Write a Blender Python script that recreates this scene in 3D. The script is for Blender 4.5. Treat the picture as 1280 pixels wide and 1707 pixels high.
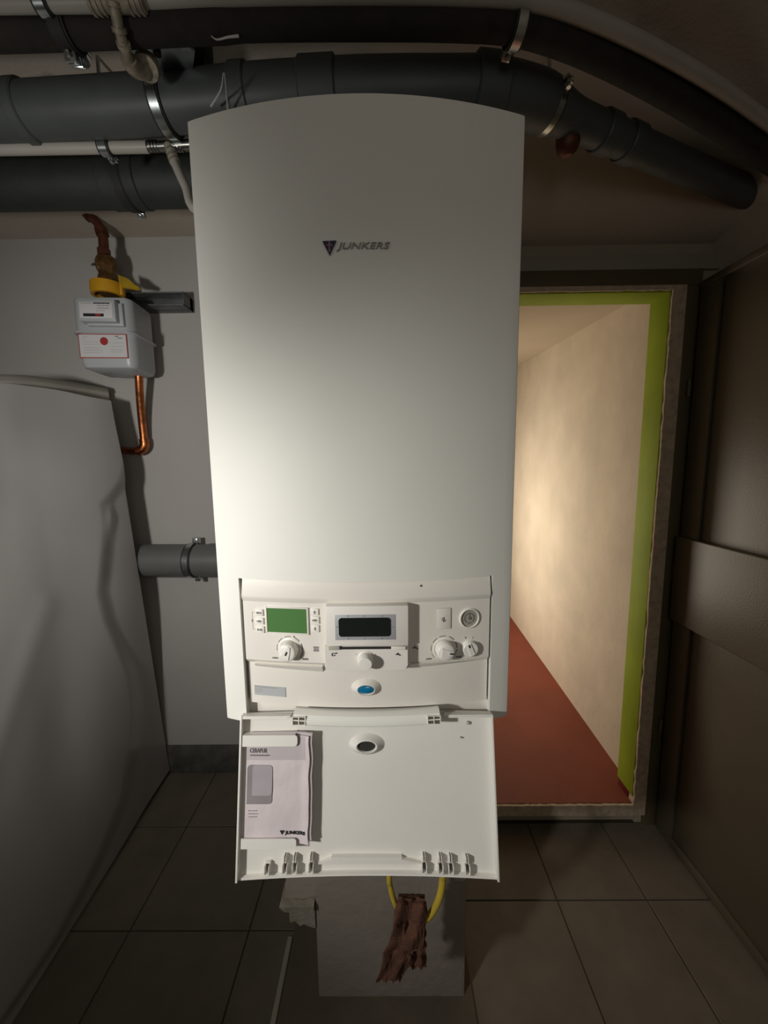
import bpy, bmesh, math, random
from mathutils import Vector, Matrix, noise
random.seed(7)
R = math.radians
for o in list(bpy.data.objects): bpy.data.objects.remove(o)
SC = bpy.context.scene
COL = SC.collection

# ------------------------------------------------------------------ camera, world, lights, exposure
FPX, CXP, CYP = 650.0, 640.0, 853.5
EYE = Vector((0, 0, 1.42))
_p, _r, _y = R(7.2), R(0.67), R(0.4)
FW = Vector((-math.sin(_y)*math.cos(_p), math.cos(_y)*math.cos(_p), -math.sin(_p)))
_rt = Vector((math.cos(_y), math.sin(_y), 0)); _up = _rt.cross(FW)
RT = _rt*math.cos(_r) - _up*math.sin(_r); UP = _up*math.cos(_r) + _rt*math.sin(_r)
cd = bpy.data.cameras.new('camera'); cam = bpy.data.objects.new('camera', cd); COL.objects.link(cam)
cam.matrix_world = Matrix(((RT.x, UP.x, -FW.x, EYE.x), (RT.y, UP.y, -FW.y, EYE.y), (RT.z, UP.z, -FW.z, EYE.z), (0, 0, 0, 1)))
cd.sensor_fit = 'VERTICAL'; cd.sensor_height = 36; cd.lens = FPX*36/1707
cd.clip_start = 0.02
SC.camera = cam
SC.view_settings.view_transform = 'Standard'; SC.view_settings.look = 'None'
SC.view_settings.gamma = 1; SC.view_settings.use_curve_mapping = False
SC.view_settings.exposure = 0.0
w = bpy.data.worlds.new('world'); SC.world = w; w.use_nodes = True
w.node_tree.nodes['Background'].inputs[0].default_value = (0.9, 0.95, 1.0, 1)
w.node_tree.nodes['Background'].inputs[1].default_value = 0.0

def light(name, kind, loc, target, energy, color, **k):
    l = bpy.data.lights.new(name, kind); l.energy = energy; l.color = color
    for a, v in k.items(): setattr(l, a, v)
    o = bpy.data.objects.new(name, l); COL.objects.link(o); o.location = loc
    o.rotation_euler = (Vector(target)-Vector(loc)).to_track_quat('-Z', 'Y').to_euler()
    return o
light('work_lamp', 'SPOT', (-0.80, -0.20, 1.42), (0.12, 0.55, 0.90), 38, (1.0, 0.975, 0.925),
      shadow_soft_size=0.04, spot_size=R(80), spot_blend=1.0)
light('added_wall_spot', 'SPOT', (-0.80, 0.04, 1.47), (-0.68, 1.6, 1.35), 33, (1.0, 0.97, 0.925), shadow_soft_size=0.06, spot_size=R(116), spot_blend=1.0)  # second spot for the left lamp's light, added to brighten the meter wall
light('ambient_fill', 'POINT', (0.10, -0.75, 1.70), (0, 0, 0), 4.8, (0.98, 0.96, 0.92), shadow_soft_size=0.25)  # unseen fill light behind the camera, added to lift the ambient level
light('corridor_lamp', 'AREA', (0.16, 2.65, 0.95), (1.0, 2.5, 0.95), 15.5, (1.0, 0.905, 0.76), shape='RECTANGLE', size=0.8, size_y=1.1)

# ------------------------------------------------------------------ helpers
def ray(x, y): return FW + RT*((x-CXP)/FPX) - UP*((y-CYP)/FPX)
def at(x, y, X=None, Y=None, Z=None):
    d = ray(x, y)
    if X is not None: t = (X-EYE.x)/d.x
    elif Y is not None: t = (Y-EYE.y)/d.y
    else: t = (Z-EYE.z)/d.z
    return EYE + d*t
def pj(P):
    d = Vector(P)-EYE; z = d.dot(FW)
    return (CXP+FPX*d.dot(RT)/z, CYP-FPX*d.dot(UP)/z)
def hit(px, py, M):
    """local coordinates (x, z) of a pixel on the plane y=0 of frame M"""
    Mi = M.inverted(); o = Mi @ EYE; d = (Mi.to_3x3()) @ ray(px, py)
    t = -o.y/d.y; q = o + d*t
    return q.x, q.z

def mat(name, color, rough=0.5, metal=0.0, var=0.05, scale=8.0, bump=0.0, bscale=60.0, spec=0.5, coat=0.0, color2=None, c2=(0.55, 0.7), detail=4.0, transmission=0.0):
    m = bpy.data.materials.new(name); m.use_nodes = True
    nt = m.node_tree; b = nt.nodes['Principled BSDF']
    tc = nt.nodes.new('ShaderNodeTexCoord')
    n = nt.nodes.new('ShaderNodeTexNoise'); n.inputs['Scale'].default_value = scale; n.inputs['Detail'].default_value = detail
    nt.links.new(tc.outputs['Object'], n.inputs['Vector'])
    rp = nt.nodes.new('ShaderNodeValToRGB')
    c = Vector(color)
    if color2 is None:
        lo = [max(0, v*(1-var)) for v in c]; hi = [min(1, v*(1+var)) for v in c]
        rp.color_ramp.elements[0].position = 0.3; rp.color_ramp.elements[1].position = 0.7
    else:
        lo, hi = color, color2
        rp.color_ramp.elements[0].position, rp.color_ramp.elements[1].position = c2
    rp.color_ramp.elements[0].color = (*lo, 1); rp.color_ramp.elements[1].color = (*hi, 1)
    nt.links.new(n.outputs['Fac'], rp.inputs['Fac']); nt.links.new(rp.outputs['Color'], b.inputs['Base Color'])
    b.inputs['Roughness'].default_value = rough; b.inputs['Metallic'].default_value = metal
    b.inputs['Specular IOR Level'].default_value = spec; b.inputs['Coat Weight'].default_value = coat
    b.inputs['Transmission Weight'].default_value = transmission
    if bump > 0:
        n2 = nt.nodes.new('ShaderNodeTexNoise'); n2.inputs['Scale'].default_value = bscale; n2.inputs['Detail'].default_value = 5
        nt.links.new(tc.outputs['Object'], n2.inputs['Vector'])
        bp = nt.nodes.new('ShaderNodeBump'); bp.inputs['Strength'].default_value = bump; bp.inputs['Distance'].default_value = 0.004
        nt.links.new(n2.outputs['Fac'], bp.inputs['Height']); nt.links.new(bp.outputs['Normal'], b.inputs['Normal'])
    return m

M = {}
M['white'] = mat('white_enamel', (0.76, 0.755, 0.70), 0.55, var=0.015, bump=0.03, bscale=400)
M['panel'] = mat('cream_plastic', (0.74, 0.71, 0.65), 0.5, var=0.015, bump=0.06, bscale=500)
M['module'] = mat('light_plastic', (0.77, 0.74, 0.69), 0.45, var=0.012)
M['knob'] = mat('knob_plastic', (0.82, 0.80, 0.74), 0.35, var=0.01)
M['flap'] = mat('flap_plastic', (0.74, 0.72, 0.67), 0.45, var=0.02, bump=0.05, bscale=300)
M['black'] = mat('black_print', (0.012, 0.012, 0.012), 0.6)
M['dark'] = mat('dark_gap', (0.02, 0.018, 0.015), 0.8)
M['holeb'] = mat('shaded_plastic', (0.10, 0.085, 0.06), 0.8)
M['lcd_green'] = mat('green_display', (0.075, 0.19, 0.055), 0.35, var=0.04, scale=4)
M['lcd_black'] = mat('black_display', (0.012, 0.015, 0.014), 0.2, var=0.1)
M['bezel'] = mat('grey_bezel', (0.45, 0.46, 0.49), 0.4, metal=0.2)
M['slot'] = mat('slot_plastic', (0.42, 0.41, 0.34), 0.4)
M['blue'] = mat('blue_lens', (0.006, 0.16, 0.32), 0.12, coat=1.0, var=0.2, scale=60)
M['gauge'] = mat('gauge_face', (0.36, 0.34, 0.28), 0.3, coat=0.3)
M['chrome'] = mat('chrome', (0.30, 0.30, 0.28), 0.3, metal=1.0)
M['logo'] = mat('navy_emblem', (0.012, 0.014, 0.06), 0.3, coat=0.4)
M['logo_red'] = mat('pale_red_print', (0.42, 0.18, 0.20), 0.5)
M['paper'] = mat('booklet_paper', (0.62, 0.55, 0.565), 0.8, var=0.05, scale=25, bump=0.5, bscale=35)
M['paperband'] = mat('booklet_band', (0.47, 0.42, 0.43), 0.8, var=0.03, scale=25)
M['papergrey'] = mat('booklet_photo', (0.24, 0.215, 0.22), 0.8, var=0.12, scale=18)
M['papergrey2'] = mat('booklet_photo_light', (0.36, 0.33, 0.35), 0.8, var=0.08, scale=18)
M['sticker'] = mat('sticker_grey', (0.42, 0.44, 0.45), 0.5)
M['print'] = mat('grey_print', (0.16, 0.15, 0.15), 0.7)
M['print2'] = mat('pale_print', (0.36, 0.34, 0.34), 0.7)
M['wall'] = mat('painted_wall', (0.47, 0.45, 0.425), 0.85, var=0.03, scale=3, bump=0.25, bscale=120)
M['ceil'] = mat('ceiling_plaster', (0.50, 0.445, 0.37), 0.9, var=0.05, scale=3, bump=0.4, bscale=90)
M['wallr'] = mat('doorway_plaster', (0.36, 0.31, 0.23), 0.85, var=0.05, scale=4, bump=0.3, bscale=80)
M['casing'] = mat('olive_door_casing', (0.11, 0.09, 0.045), 0.55, var=0.1, scale=6)
M['lintel'] = mat('grey_lintel', (0.33, 0.31, 0.25), 0.8, var=0.05)
M['rim'] = mat('bare_mortar_rim', (0.55, 0.43, 0.31), 0.9, var=0.2, scale=40, bump=0.8, bscale=90)
M['lime'] = mat('lime_green_paint', (0.34, 0.45, 0.015), 0.7, var=0.12, scale=5, bump=0.1)
M['leaf'] = mat('door_gloss_paint', (0.085, 0.070, 0.046), 0.42, var=0.1, scale=3, bump=0.12, bscale=200)
M['corr'] = mat('cream_corridor_plaster', (0.68, 0.59, 0.46), 0.9, var=0.09, scale=4, bump=1.0, bscale=14)
M['corrceil'] = mat('corridor_ceiling', (0.55, 0.46, 0.34), 0.9, var=0.03, scale=3)
M['redfloor'] = mat('red_painted_floor', (0.235, 0.052, 0.024), 0.62, var=0.12, scale=5, bump=0.3, bscale=60)
M['redmark'] = mat('red_paint_blob', (0.16, 0.008, 0.01), 0.5)
M['base'] = mat('slate_baseboard', (0.085, 0.085, 0.075), 0.7, var=0.35, scale=20, bump=0.3)
M['pier'] = mat('pier_plaster', (0.31, 0.275, 0.23), 0.9, var=0.08, scale=6, bump=0.5, bscale=40)
M['ragged'] = mat('rough_cement', (0.27, 0.24, 0.19), 0.95, var=0.2, scale=30, bump=1.0, bscale=60)
M['screed'] = mat('bare_screed', (0.10, 0.08, 0.055), 0.9, var=0.15, scale=8, bump=0.4)
M['edge'] = mat('pale_edge_strip', (0.34, 0.32, 0.26), 0.6, var=0.1)
M['tile'] = mat('brown_stone_tile', (0.135, 0.112, 0.083), 0.65, var=0.14, scale=9, bump=0.35, bscale=35)
M['grout'] = mat('dark_grout', (0.045, 0.035, 0.022), 0.95)
M['greypipe'] = mat('grey_drain_plastic', (0.075, 0.085, 0.085), 0.5, var=0.08, scale=12)
M['lowpipe'] = mat('grey_waste_plastic', (0.135, 0.14, 0.135), 0.45, var=0.05, scale=12)
M['foam'] = mat('dark_foam_insulation', (0.018, 0.014, 0.011), 0.85, var=0.25, scale=30, bump=0.4, bscale=120)
M['foamgreen'] = mat('charcoal_drain_plastic', (0.024, 0.028, 0.024), 0.65, var=0.15, scale=20, bump=0.2)
M['whitepipe'] = mat('white_composite_pipe', (0.38, 0.36, 0.32), 0.45, var=0.05)
M['zinc'] = mat('galvanised_steel', (0.50, 0.54, 0.54), 0.28, metal=1.0, var=0.2, scale=60)
M['rubber'] = mat('black_rubber', (0.015, 0.015, 0.014), 0.7)
M['dustymetal'] = mat('dusty_metal', (0.33, 0.29, 0.22), 0.6, metal=0.35, var=0.3, scale=70, bump=0.8)
M['copper'] = mat('copper', (0.50, 0.17, 0.065), 0.33, metal=1.0, var=0.35, scale=45, bump=0.25)
M['oldcopper'] = mat('tarnished_copper', (0.12, 0.040, 0.020), 0.5, metal=0.4, var=0.4, scale=50, bump=0.3)
M['brass'] = mat('tarnished_brass', (0.17, 0.09, 0.03), 0.5, metal=0.6, var=0.4, scale=60, bump=0.6)
M['yellow'] = mat('yellow_gas_tape', (0.62, 0.32, 0.015), 0.4, var=0.1, scale=30)
M['yellowlever'] = mat('yellow_lever_paint', (0.42, 0.27, 0.02), 0.4, var=0.15, scale=30)
M['hose'] = mat('yellow_hose_plastic', (0.55, 0.40, 0.05), 0.4, var=0.1, scale=20)
M['rag'] = mat('brown_rag_cloth', (0.105, 0.042, 0.023), 0.95, var=0.3, scale=18, bump=0.6, bscale=250)
M['meter'] = mat('meter_grey_enamel', (0.43, 0.45, 0.46), 0.35, var=0.03)
M['meterlabel'] = mat('white_label', (0.62, 0.62, 0.62), 0.5, var=0.02)
M['redprint'] = mat('red_print', (0.36, 0.03, 0.03), 0.5)
M['bracket'] = mat('grey_steel_bracket', (0.15, 0.16, 0.16), 0.45, metal=0.5, var=0.15, scale=20)
M['sheet'] = mat('grey_white_sheet', (0.36, 0.345, 0.335), 0.24, var=0.03, scale=4, bump=0.03, bscale=200)
M['sheetedge'] = mat('sheet_edge', (0.40, 0.38, 0.33), 0.5, var=0.1)
M['web'] = mat('cobweb', (0.5, 0.5, 0.48), 0.9)

WP = {}
def link(name, bm, m, parent=None, smooth=35, origin=None):
    """bm is in world coordinates; m a material or list"""
    bmesh.ops.recalc_face_normals(bm, faces=bm.faces)
    me = bpy.data.meshes.new(name)
    vs = [v.co for v in bm.verts]
    lo = Vector([min(v[i] for v in vs) for i in range(3)]); hi = Vector([max(v[i] for v in vs) for i in range(3)])
    c = (lo+hi)/2
    if origin is not None: c = Vector(origin)
    elif parent is None: c.z = lo.z
    bm.transform(Matrix.Translation(-c))
    for f in bm.faces: f.smooth = True
    bm.to_mesh(me); bm.free()
    me.set_sharp_from_angle(angle=R(smooth))
    for mm in (m if isinstance(m, list) else [m]): me.materials.append(mm)
    o = bpy.data.objects.new(name, me); COL.objects.link(o)
    if parent is not None:
        o.parent = parent; o.location = c - WP[parent.name]
    else: o.location = c
    WP[o.name] = c
    return o
def empty(name, loc):
    o = bpy.data.objects.new(name, None); COL.objects.link(o); o.location = loc; o.empty_display_size = 0.05
    WP[o.name] = Vector(loc); return o
def tag(o, label, cat, group=None):
    o['label'] = label; o['category'] = cat
    if group: o['group'] = group
    return o
def struct(o): o['kind'] = 'structure'; return o

def box(bm, x0, x1, y0, y1, z0, z1, bev=0.0, Mx=None, mi=0, seg=2):
    r = bmesh.ops.create_cube(bm, size=1)
    vs = r['verts']
    S = Matrix.Translation(((x0+x1)/2, (y0+y1)/2, (z0+z1)/2)) @ Matrix.Diagonal((abs(x1-x0), abs(y1-y0), abs(z1-z0), 1))
    bmesh.ops.transform(bm, matrix=S, verts=vs)
    fs = list({f for v in vs for f in v.link_faces})
    if bev > 0:
        es = list({e for v in vs for e in v.link_edges})
        rr = bmesh.ops.bevel(bm, geom=es, offset=bev, segments=seg, affect='EDGES', profile=0.5)
        vs = list({v for f in rr['faces'] for v in f.verts} | {v for v in vs if v.is_valid})
        fs = list({f for v in vs for f in v.link_faces})
    for f in fs: f.material_index = mi
    if Mx is not None: bmesh.ops.transform(bm, matrix=Mx, verts=vs)
    return bm
def prism(bm, pts, y0, y1, Mx=None, mi=0):
    """polygon in local XZ extruded along Y"""
    a = [bm.verts.new((p[0], y0, p[1])) for p in pts]; b = [bm.verts.new((p[0], y1, p[1])) for p in pts]
    fs = [bm.faces.new(a), bm.faces.new(b[::-1])]
    n = len(pts)
    for i in range(n): fs.append(bm.faces.new((a[i], b[i], b[(i+1) % n], a[(i+1) % n])))
    for f in fs: f.material_index = mi
    if Mx is not None: bmesh.ops.transform(bm, matrix=Mx, verts=a+b)
    return bm
def zprism(bm, pts, z0, z1, mi=0):
    a = [bm.verts.new((p[0], p[1], z0)) for p in pts]; b = [bm.verts.new((p[0], p[1], z1)) for p in pts]
    fs = [bm.faces.new(a), bm.faces.new(b[::-1])]
    n = len(pts)
    for i in range(n): fs.append(bm.faces.new((a[i], b[i], b[(i+1) % n], a[(i+1) % n])))
    for f in fs: f.material_index = mi
    return bm
def circ(cx, cz, rx, rz=None, n=32, a0=0, a1=360):
    rz = rx if rz is None else rz
    full = abs(a1-a0) >= 360
    k = n if full else n+1
    return [(cx+rx*math.cos(R(a0+(a1-a0)*i/n)), cz+rz*math.sin(R(a0+(a1-a0)*i/n))) for i in range(k)]
def arcband(bm, r0, r1, a0, a1, y0, y1, Mx, n=6, mi=0):
    pts = circ(0, 0, r1, n=n, a0=a0, a1=a1) + circ(0, 0, r0, n=n, a0=a1, a1=a0)
    return prism(bm, pts, y0, y1, Mx, mi)
def lathe(bm, prof, Mx=None, n=40, mi=0, sx=1.0):
    """prof: list of (radius, y) around local Y axis; first/last closed if radius 0"""
    rings = []; allv = []
    for r_, y in prof:
        if r_ <= 1e-6: v = bm.verts.new((0, y, 0)); rings.append([v]); allv.append(v)
        else:
            rg = [bm.verts.new((sx*r_*math.cos(2*math.pi*i/n), y, r_*math.sin(2*math.pi*i/n))) for i in range(n)]
            rings.append(rg); allv += rg
    for a, b in zip(rings, rings[1:]):
        for i in range(n):
            j = (i+1) % n
            if len(a) == 1 and len(b) == 1: continue
            if len(a) == 1: f = bm.faces.new((a[0], b[i], b[j]))
            elif len(b) == 1: f = bm.faces.new((a[i], b[0], a[j]))
            else: f = bm.faces.new((a[i], b[i], b[j], a[j]))
            f.material_index = mi
    if Mx is not None: bmesh.ops.transform(bm, matrix=Mx, verts=allv)
    return bm
def smooth_path(pts, n=6):
    out = []
    P = [Vector(p) for p in pts]
    for i in range(len(P)-1):
        p0 = P[max(i-1, 0)]; p1 = P[i]; p2 = P[i+1]; p3 = P[min(i+2, len(P)-1)]
        for k in range(n):
            t = k/n
            out.append(0.5*((2*p1)+(p2-p0)*t+(2*p0-5*p1+4*p2-p3)*t*t+(3*p1-p0-3*p2+p3)*t**3))
    out.append(P[-1]); return out
def tube(bm, pts, rad, n=20, mi=0, cap=True):
    P = [Vector(p) for p in pts]; rings = []
    up = Vector((0.123, 0.3, 1)).normalized()
    for i, p in enumerate(P):
        t = (P[min(i+1, len(P)-1)]-P[max(i-1, 0)]).normalized()
        a = t.cross(up)
        if a.length < 1e-3: a = t.cross(Vector((1, 0, 0)))
        a.normalize(); b = a.cross(t).normalized(); up = b
        r_ = rad[i] if isinstance(rad, (list, tuple)) else (rad(i/(len(P)-1)) if callable(rad) else rad)
        rings.append([bm.verts.new(p + a*r_*math.cos(2*math.pi*k/n) + b*r_*math.sin(2*math.pi*k/n)) for k in range(n)])
    for A, B in zip(rings, rings[1:]):
        for k in range(n):
            f = bm.faces.new((A[k], A[(k+1) % n], B[(k+1) % n], B[k])); f.material_index = mi
    if cap:
        for rg, flip in ((rings[0], 1), (rings[-1], 0)):
            f = bm.faces.new(rg[::-1] if flip else rg); f.material_index = mi
    return bm
def grid(bm, fn, nu, nv, mi=0, thick=None):
    """fn(u,v)->Vector; thick: Vector offset or None -> closed slab"""
    A = [[bm.verts.new(fn(i/nu, j/nv)) for j in range(nv+1)] for i in range(nu+1)]
    for i in range(nu):
        for j in range(nv):
            bm.faces.new((A[i][j], A[i+1][j], A[i+1][j+1], A[i][j+1])).material_index = mi
    if thick is not None:
        th = Vector(thick)
        B = [[bm.verts.new(A[i][j].co+th) for j in range(nv+1)] for i in range(nu+1)]
        for i in range(nu):
            for j in range(nv):
                bm.faces.new((B[i][j], B[i][j+1], B[i+1][j+1], B[i+1][j])).material_index = mi
        for i in range(nu):
            bm.faces.new((A[i][0], B[i][0], B[i+1][0], A[i+1][0])).material_index = mi
            bm.faces.new((A[i][nv], A[i+1][nv], B[i+1][nv], B[i][nv])).material_index = mi
        for j in range(nv):
            bm.faces.new((A[0][j], A[0][j+1], B[0][j+1], B[0][j])).material_index = mi
            bm.faces.new((A[nu][j], B[nu][j], B[nu][j+1], A[nu][j+1])).material_index = mi
    return bm
def text_bm(s, w, h, d, Mx, shear=0.0, bold=0.0):
    """text fitted in a w x h box centred on the frame's origin, standing out d towards -Y"""
    cu = bpy.data.curves.new('t', 'FONT'); cu.body = s; cu.size = 1; cu.extrude = 0.5; cu.shear = shear; cu.offset = bold
    cu.resolution_u = 3
    o = bpy.data.objects.new('t', cu); COL.objects.link(o)
    dg = bpy.context.evaluated_depsgraph_get(); dg.update()
    me = bpy.data.meshes.new_from_object(o.evaluated_get(dg))
    bm = bmesh.new(); bm.from_mesh(me)
    bpy.data.objects.remove(o); bpy.data.curves.remove(cu); bpy.data.meshes.remove(me)
    xs = [v.co.x for v in bm.verts]; ys = [v.co.y for v in bm.verts]
    x0, x1, y0, y1 = min(xs), max(xs), min(ys), max(ys)
    for v in bm.verts:
        c = v.co
        v.co = Vector(((c.x-(x0+x1)/2)/(x1-x0)*w, -(c.z+0.5)*d, (c.y-(y0+y1)/2)/(y1-y0)*h))
    bm.transform(Mx); return bm
def T(x, y, z, rz=0.0, rx=0.0): return Matrix.Translation((x, y, z)) @ Matrix.Rotation(rz, 4, 'Z') @ Matrix.Rotation(rx, 4, 'X')

# ================================================================== THE ROOM
XW, XE = -1.80, 1.10          # left / right walls
YM, YD, YF = 1.65, 1.38, -1.30  # meter wall, doorway wall, wall behind the camera
ZC = 2.31
# floor: tiles standing in dark grout
bm = bmesh.new()
box(bm, XW-0.05, XE+0.02, YF-0.05, YM+0.05, -0.06, -0.003, mi=1)
def tiles(xs, ys):
    for a, b in zip(xs, xs[1:]):
        for c, d in zip(ys, ys[1:]):
            box(bm, a+0.0018, b-0.0018, c+0.0018, d-0.0018, -0.02, 0, bev=0.0015, mi=0, seg=1)
tiles([-1.80, -1.54, -1.17, -0.805, -0.436, -0.115, 0.05], [-1.3, -1.05, -0.70, -0.36, -0.015, 0.33, 0.678, 1.025, 1.372, 1.65])
tiles([0.05, 0.21, 0.542, 0.833, 1.10], [-1.3, -1.2, -0.87, -0.54, -0.21, 0.12, 0.45, 0.778, 1.105, 1.38])
struct(link('floor', bm, [M['tile'], M['grout']]))
bm = bmesh.new(); box(bm, XW-0.1, 0.06, YM, YM+0.12, 0, 2.45); struct(link('wall_back', bm, M['wall']))
bm = bmesh.new(); box(bm, XW-0.12, XW, YF, YM, 0, 2.45); struct(link('wall_left', bm, M['wall']))
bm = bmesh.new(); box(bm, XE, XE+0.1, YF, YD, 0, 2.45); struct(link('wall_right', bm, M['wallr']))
bm = bmesh.new(); box(bm, XW-0.12, XE+0.1, YF-0.12, YF, 0, 2.45); struct(link('wall_front', bm, M['wall']))
# ceiling: flat at left, coved down towards the doorway wall and the right wall
def sm(t): t = max(0.0, min(1.0, t)); return t*t*(3-2*t)
def ceil_fn(u, v):
    x = -0.02+(XE+0.02)*u; y = YF+(YD+0.02-YF)*v
    z = ZC
    dy = YD-y
    z -= 0.195*(1-sm(dy/0.42))
    zr = 2.03+0.28*math.sqrt(max(0, 1-(1-min(1, (XE-x)/0.42))**2))
    return Vector((x, y, min(z, zr)))
bm = bmesh.new(); box(bm, XW-0.1, -0.02, YF, YM+0.05, ZC, ZC+0.12)
grid(bm, ceil_fn, 40, 80, thick=(0, 0, 0.1))
struct(link('ceiling', bm, M['ceil']))
bm = bmesh.new(); box(bm, -0.95-0.35, -0.206, YM-0.012, YM, 0, 0.138, bev=0.004); struct(link('baseboard_back', bm, M['base']))
# pier which carries the boiler
PX0, PX1, PY = -0.196, 0.194, 0.87
bm = bmesh.new(); box(bm, PX0, PX1, PY, YM, 0, 2.0, bev=0.006)
pp_ = [( -0.275, 0.311), (-0.262, 0.306), (-0.246, 0.309), (-0.23, 0.305), (-0.214, 0.309), (-0.19, 0.312), (-0.19, 2.0), (-0.272, 2.0), (-0.270, 1.2), (-0.268, 0.45), (-0.272, 0.39), (-0.268, 0.36)]
prism(bm, pp_, PY+0.003, YM)
struct(link('wall_pier', bm, M['pier']))
bm = bmesh.new()
prism(bm, [(-0.281, 0.299), (-0.24, 0.301), (-0.196, 0.303), (-0.196, 0.225), (-0.214, 0.232), (-0.226, 0.238), (-0.236, 0.232), (-0.248, 0.247), (-0.262, 0.243), (-0.262, 0.272), (-0.272, 0.283)], PY-0.004, PY+0.11)
prism(bm, [(-0.284, 0.303), (-0.196, 0.305), (-0.196, 0.291), (-0.27, 0.289)], PY-0.016, PY+0.09)
struct(link('trim_1', bm, M['ragged']))
# bare screed strip under the boiler with its pale edge
bm = bmesh.new(); box(bm, -0.296, 0.215, 0.30, PY+0.18, 0.0, 0.008); struct(link('floor_screed', bm, M['screed']))
bm = bmesh.new(); box(bm, -0.310, -0.296, 0.30, 1.00, 0.0, 0.014, bev=0.002); struct(link('trim_2', bm, M['edge']))

# doorway wall (opening x .22 -> .94, z .09 -> 1.965)
OX0, OX1, OZ0, OZ1 = 0.20, 0.943, 0.09, 1.972
bm = bmesh.new()
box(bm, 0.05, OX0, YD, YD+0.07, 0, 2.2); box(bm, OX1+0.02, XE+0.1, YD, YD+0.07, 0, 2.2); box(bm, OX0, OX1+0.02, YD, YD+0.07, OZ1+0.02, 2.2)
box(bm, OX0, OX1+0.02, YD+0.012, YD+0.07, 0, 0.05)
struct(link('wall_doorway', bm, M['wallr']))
bm = bmesh.new()   # stepped lintel bands over the casing
box(bm, 0.0, XE, YD-0.012, YD+0.01, 2.036, 2.083, bev=0.003)
struct(link('trim_3', bm, M['lintel']))
bm = bmesh.new(); box(bm, 0.0, XE, YD-0.006, YD+0.01, 2.083, 2.125); struct(link('trim_4', bm, M['wallr']))
bm = bmesh.new()   # olive casing
box(bm, 0.0, 1.040, YD-0.018, YD+0.005, 1.985, 2.036, bev=0.003)
box(bm, 0.989, 1.040, YD-0.014, YD+0.005, 0.0, 1.987, bev=0.003)
struct(link('trim_5', bm, M['casing']))
bm = bmesh.new()   # mortar rim round the opening
def wob(i): return 0.0022*noise.noise(Vector((i*3.1, 0.7, 0)))
n = 60
for (fa) in range(1):
    ins = []; outs = []
    for i in range(n+1):
        z = OZ0-0.02+(OZ1-OZ0+0.02)*i/n; ins.append((OX1+wob(i)*1.5, z))
    poly = [(0.989, 0.05), (0.989, 1.985)] + [(OX1+0.0, 1.985)] + ins[::-1] + [(OX1, 0.05)]
    prism(bm, poly, YD-0.02, YD+0.02)
ins = [(OX0+(OX1-OX0)*i/n, OZ1-0.002+wob(i+90)) for i in range(n+1)]
prism(bm, ins+[(OX1+0.001, 1.985), (OX0, 1.985)], YD-0.02, YD+0.02)
ins = [(OX0+(OX1-OX0)*i/n, OZ0+0.004+wob(i+190)) for i in range(n+1)]
prism(bm, [(OX0, 0.05), (0.944, 0.05)]+ins[::-1], YD-0.021, YD-0.002)
struct(link('trim_6', bm, M['rim']))
bm = bmesh.new()   # lime green reveal
box(bm, OX1-0.002, OX1+0.03, YD-0.010, YD+0.088, 0.125, OZ1, bev=0.001)
box(bm, OX0, OX1+0.02, YD-0.010, YD+0.088, OZ1-0.006, OZ1+0.02, bev=0.001)
struct(link('trim_7', bm, M['lime']))
bm = bmesh.new(); box(bm, OX1-0.002, OX1+0.028, YD+0.012, YD+0.082, 0.088, 0.125, bev=0.002); struct(link('trim_8', bm, M['redmark']))
# corridor beyond
bm = bmesh.new()
box(bm, 0.05, OX1+0.0, YD-0.010, YD+0.03, 0.05, 0.096)
box(bm, 0.05, OX1+0.12, YD+0.03, 5.2, 0.03, 0.096)
struct(link('floor_corridor', bm, M['redfloor']))
bm = bmesh.new()
def cw(u, v): return Vector((0.985+0.0385*(3.8*u), 1.452+3.8*u, 0.05+2.3*v))
grid(bm, cw, 60, 30, thick=(0.12, 0, 0)); struct(link('wall_corridor_right', bm, M['corr']))
bm = bmesh.new(); box(bm, -0.1, 0.06, YM, 5.2, 0, 2.4); box(bm, 0.06, 0.12, YD+0.07, 5.2, 0.0, 2.4)
struct(link('wall_corridor_left', bm, M['corr']))
bm = bmesh.new(); box(bm, -0.1, 1.3, 5.2, 5.3, 0, 2.4); struct(link('wall_corridor_end', bm, M['corr']))
bm = bmesh.new()
grid(bm, lambda u, v: Vector((0.0+1.25*u, 1.452+3.8*v, 2.037+0.073*3.8*v)), 2, 12, thick=(0, 0, 0.1))
struct(link('ceiling_corridor', bm, M['corrceil']))

# open door leaf against the right wall
LX = 1.022
door = empty('door_1', (LX+0.02, YD-0.02, 0.006)); struct(door)
YL0 = 0.46
bm = bmesh.new(); box(bm, LX+0.014, LX+0.046, YL0, YD-0.024, 0.012, 1.972, bev=0.003); struct(link('door_panel', bm, M['leaf'], door))
bm = bmesh.new(); box(bm, LX+0.004, LX+0.014, 1.272, YD-0.03, 0.012, 1.972, bev=0.002); struct(link('door_stile', bm, M['leaf'], door))
bm = bmesh.new(); box(bm, LX-0.014, LX+0.014, YL0, YD-0.034, 0.853, 1.155, bev=0.004, seg=3); struct(link('door_rail', bm, M['leaf'], door))
bm = bmesh.new(); box(bm, LX+0.004, LX+0.014, YL0, 1.270, 0.012, 0.045, bev=0.002); struct(link('door_bottom_board', bm, M['leaf'], door))
bm = bmesh.new(); box(bm, LX+0.001, LX+0.03, YL0, YD-0.03, 1.965, 1.99, bev=0.004); struct(link('door_top_board', bm, M['leaf'], door))
bm = bmesh.new()
for z in (1.63, 1.0, 0.4): tube(bm, [(LX-0.002, YD-0.022, z), (LX-0.002, YD-0.022, z+0.055)], 0.006, n=12)
struct(link('hinge', bm, M['casing'], door))

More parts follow.
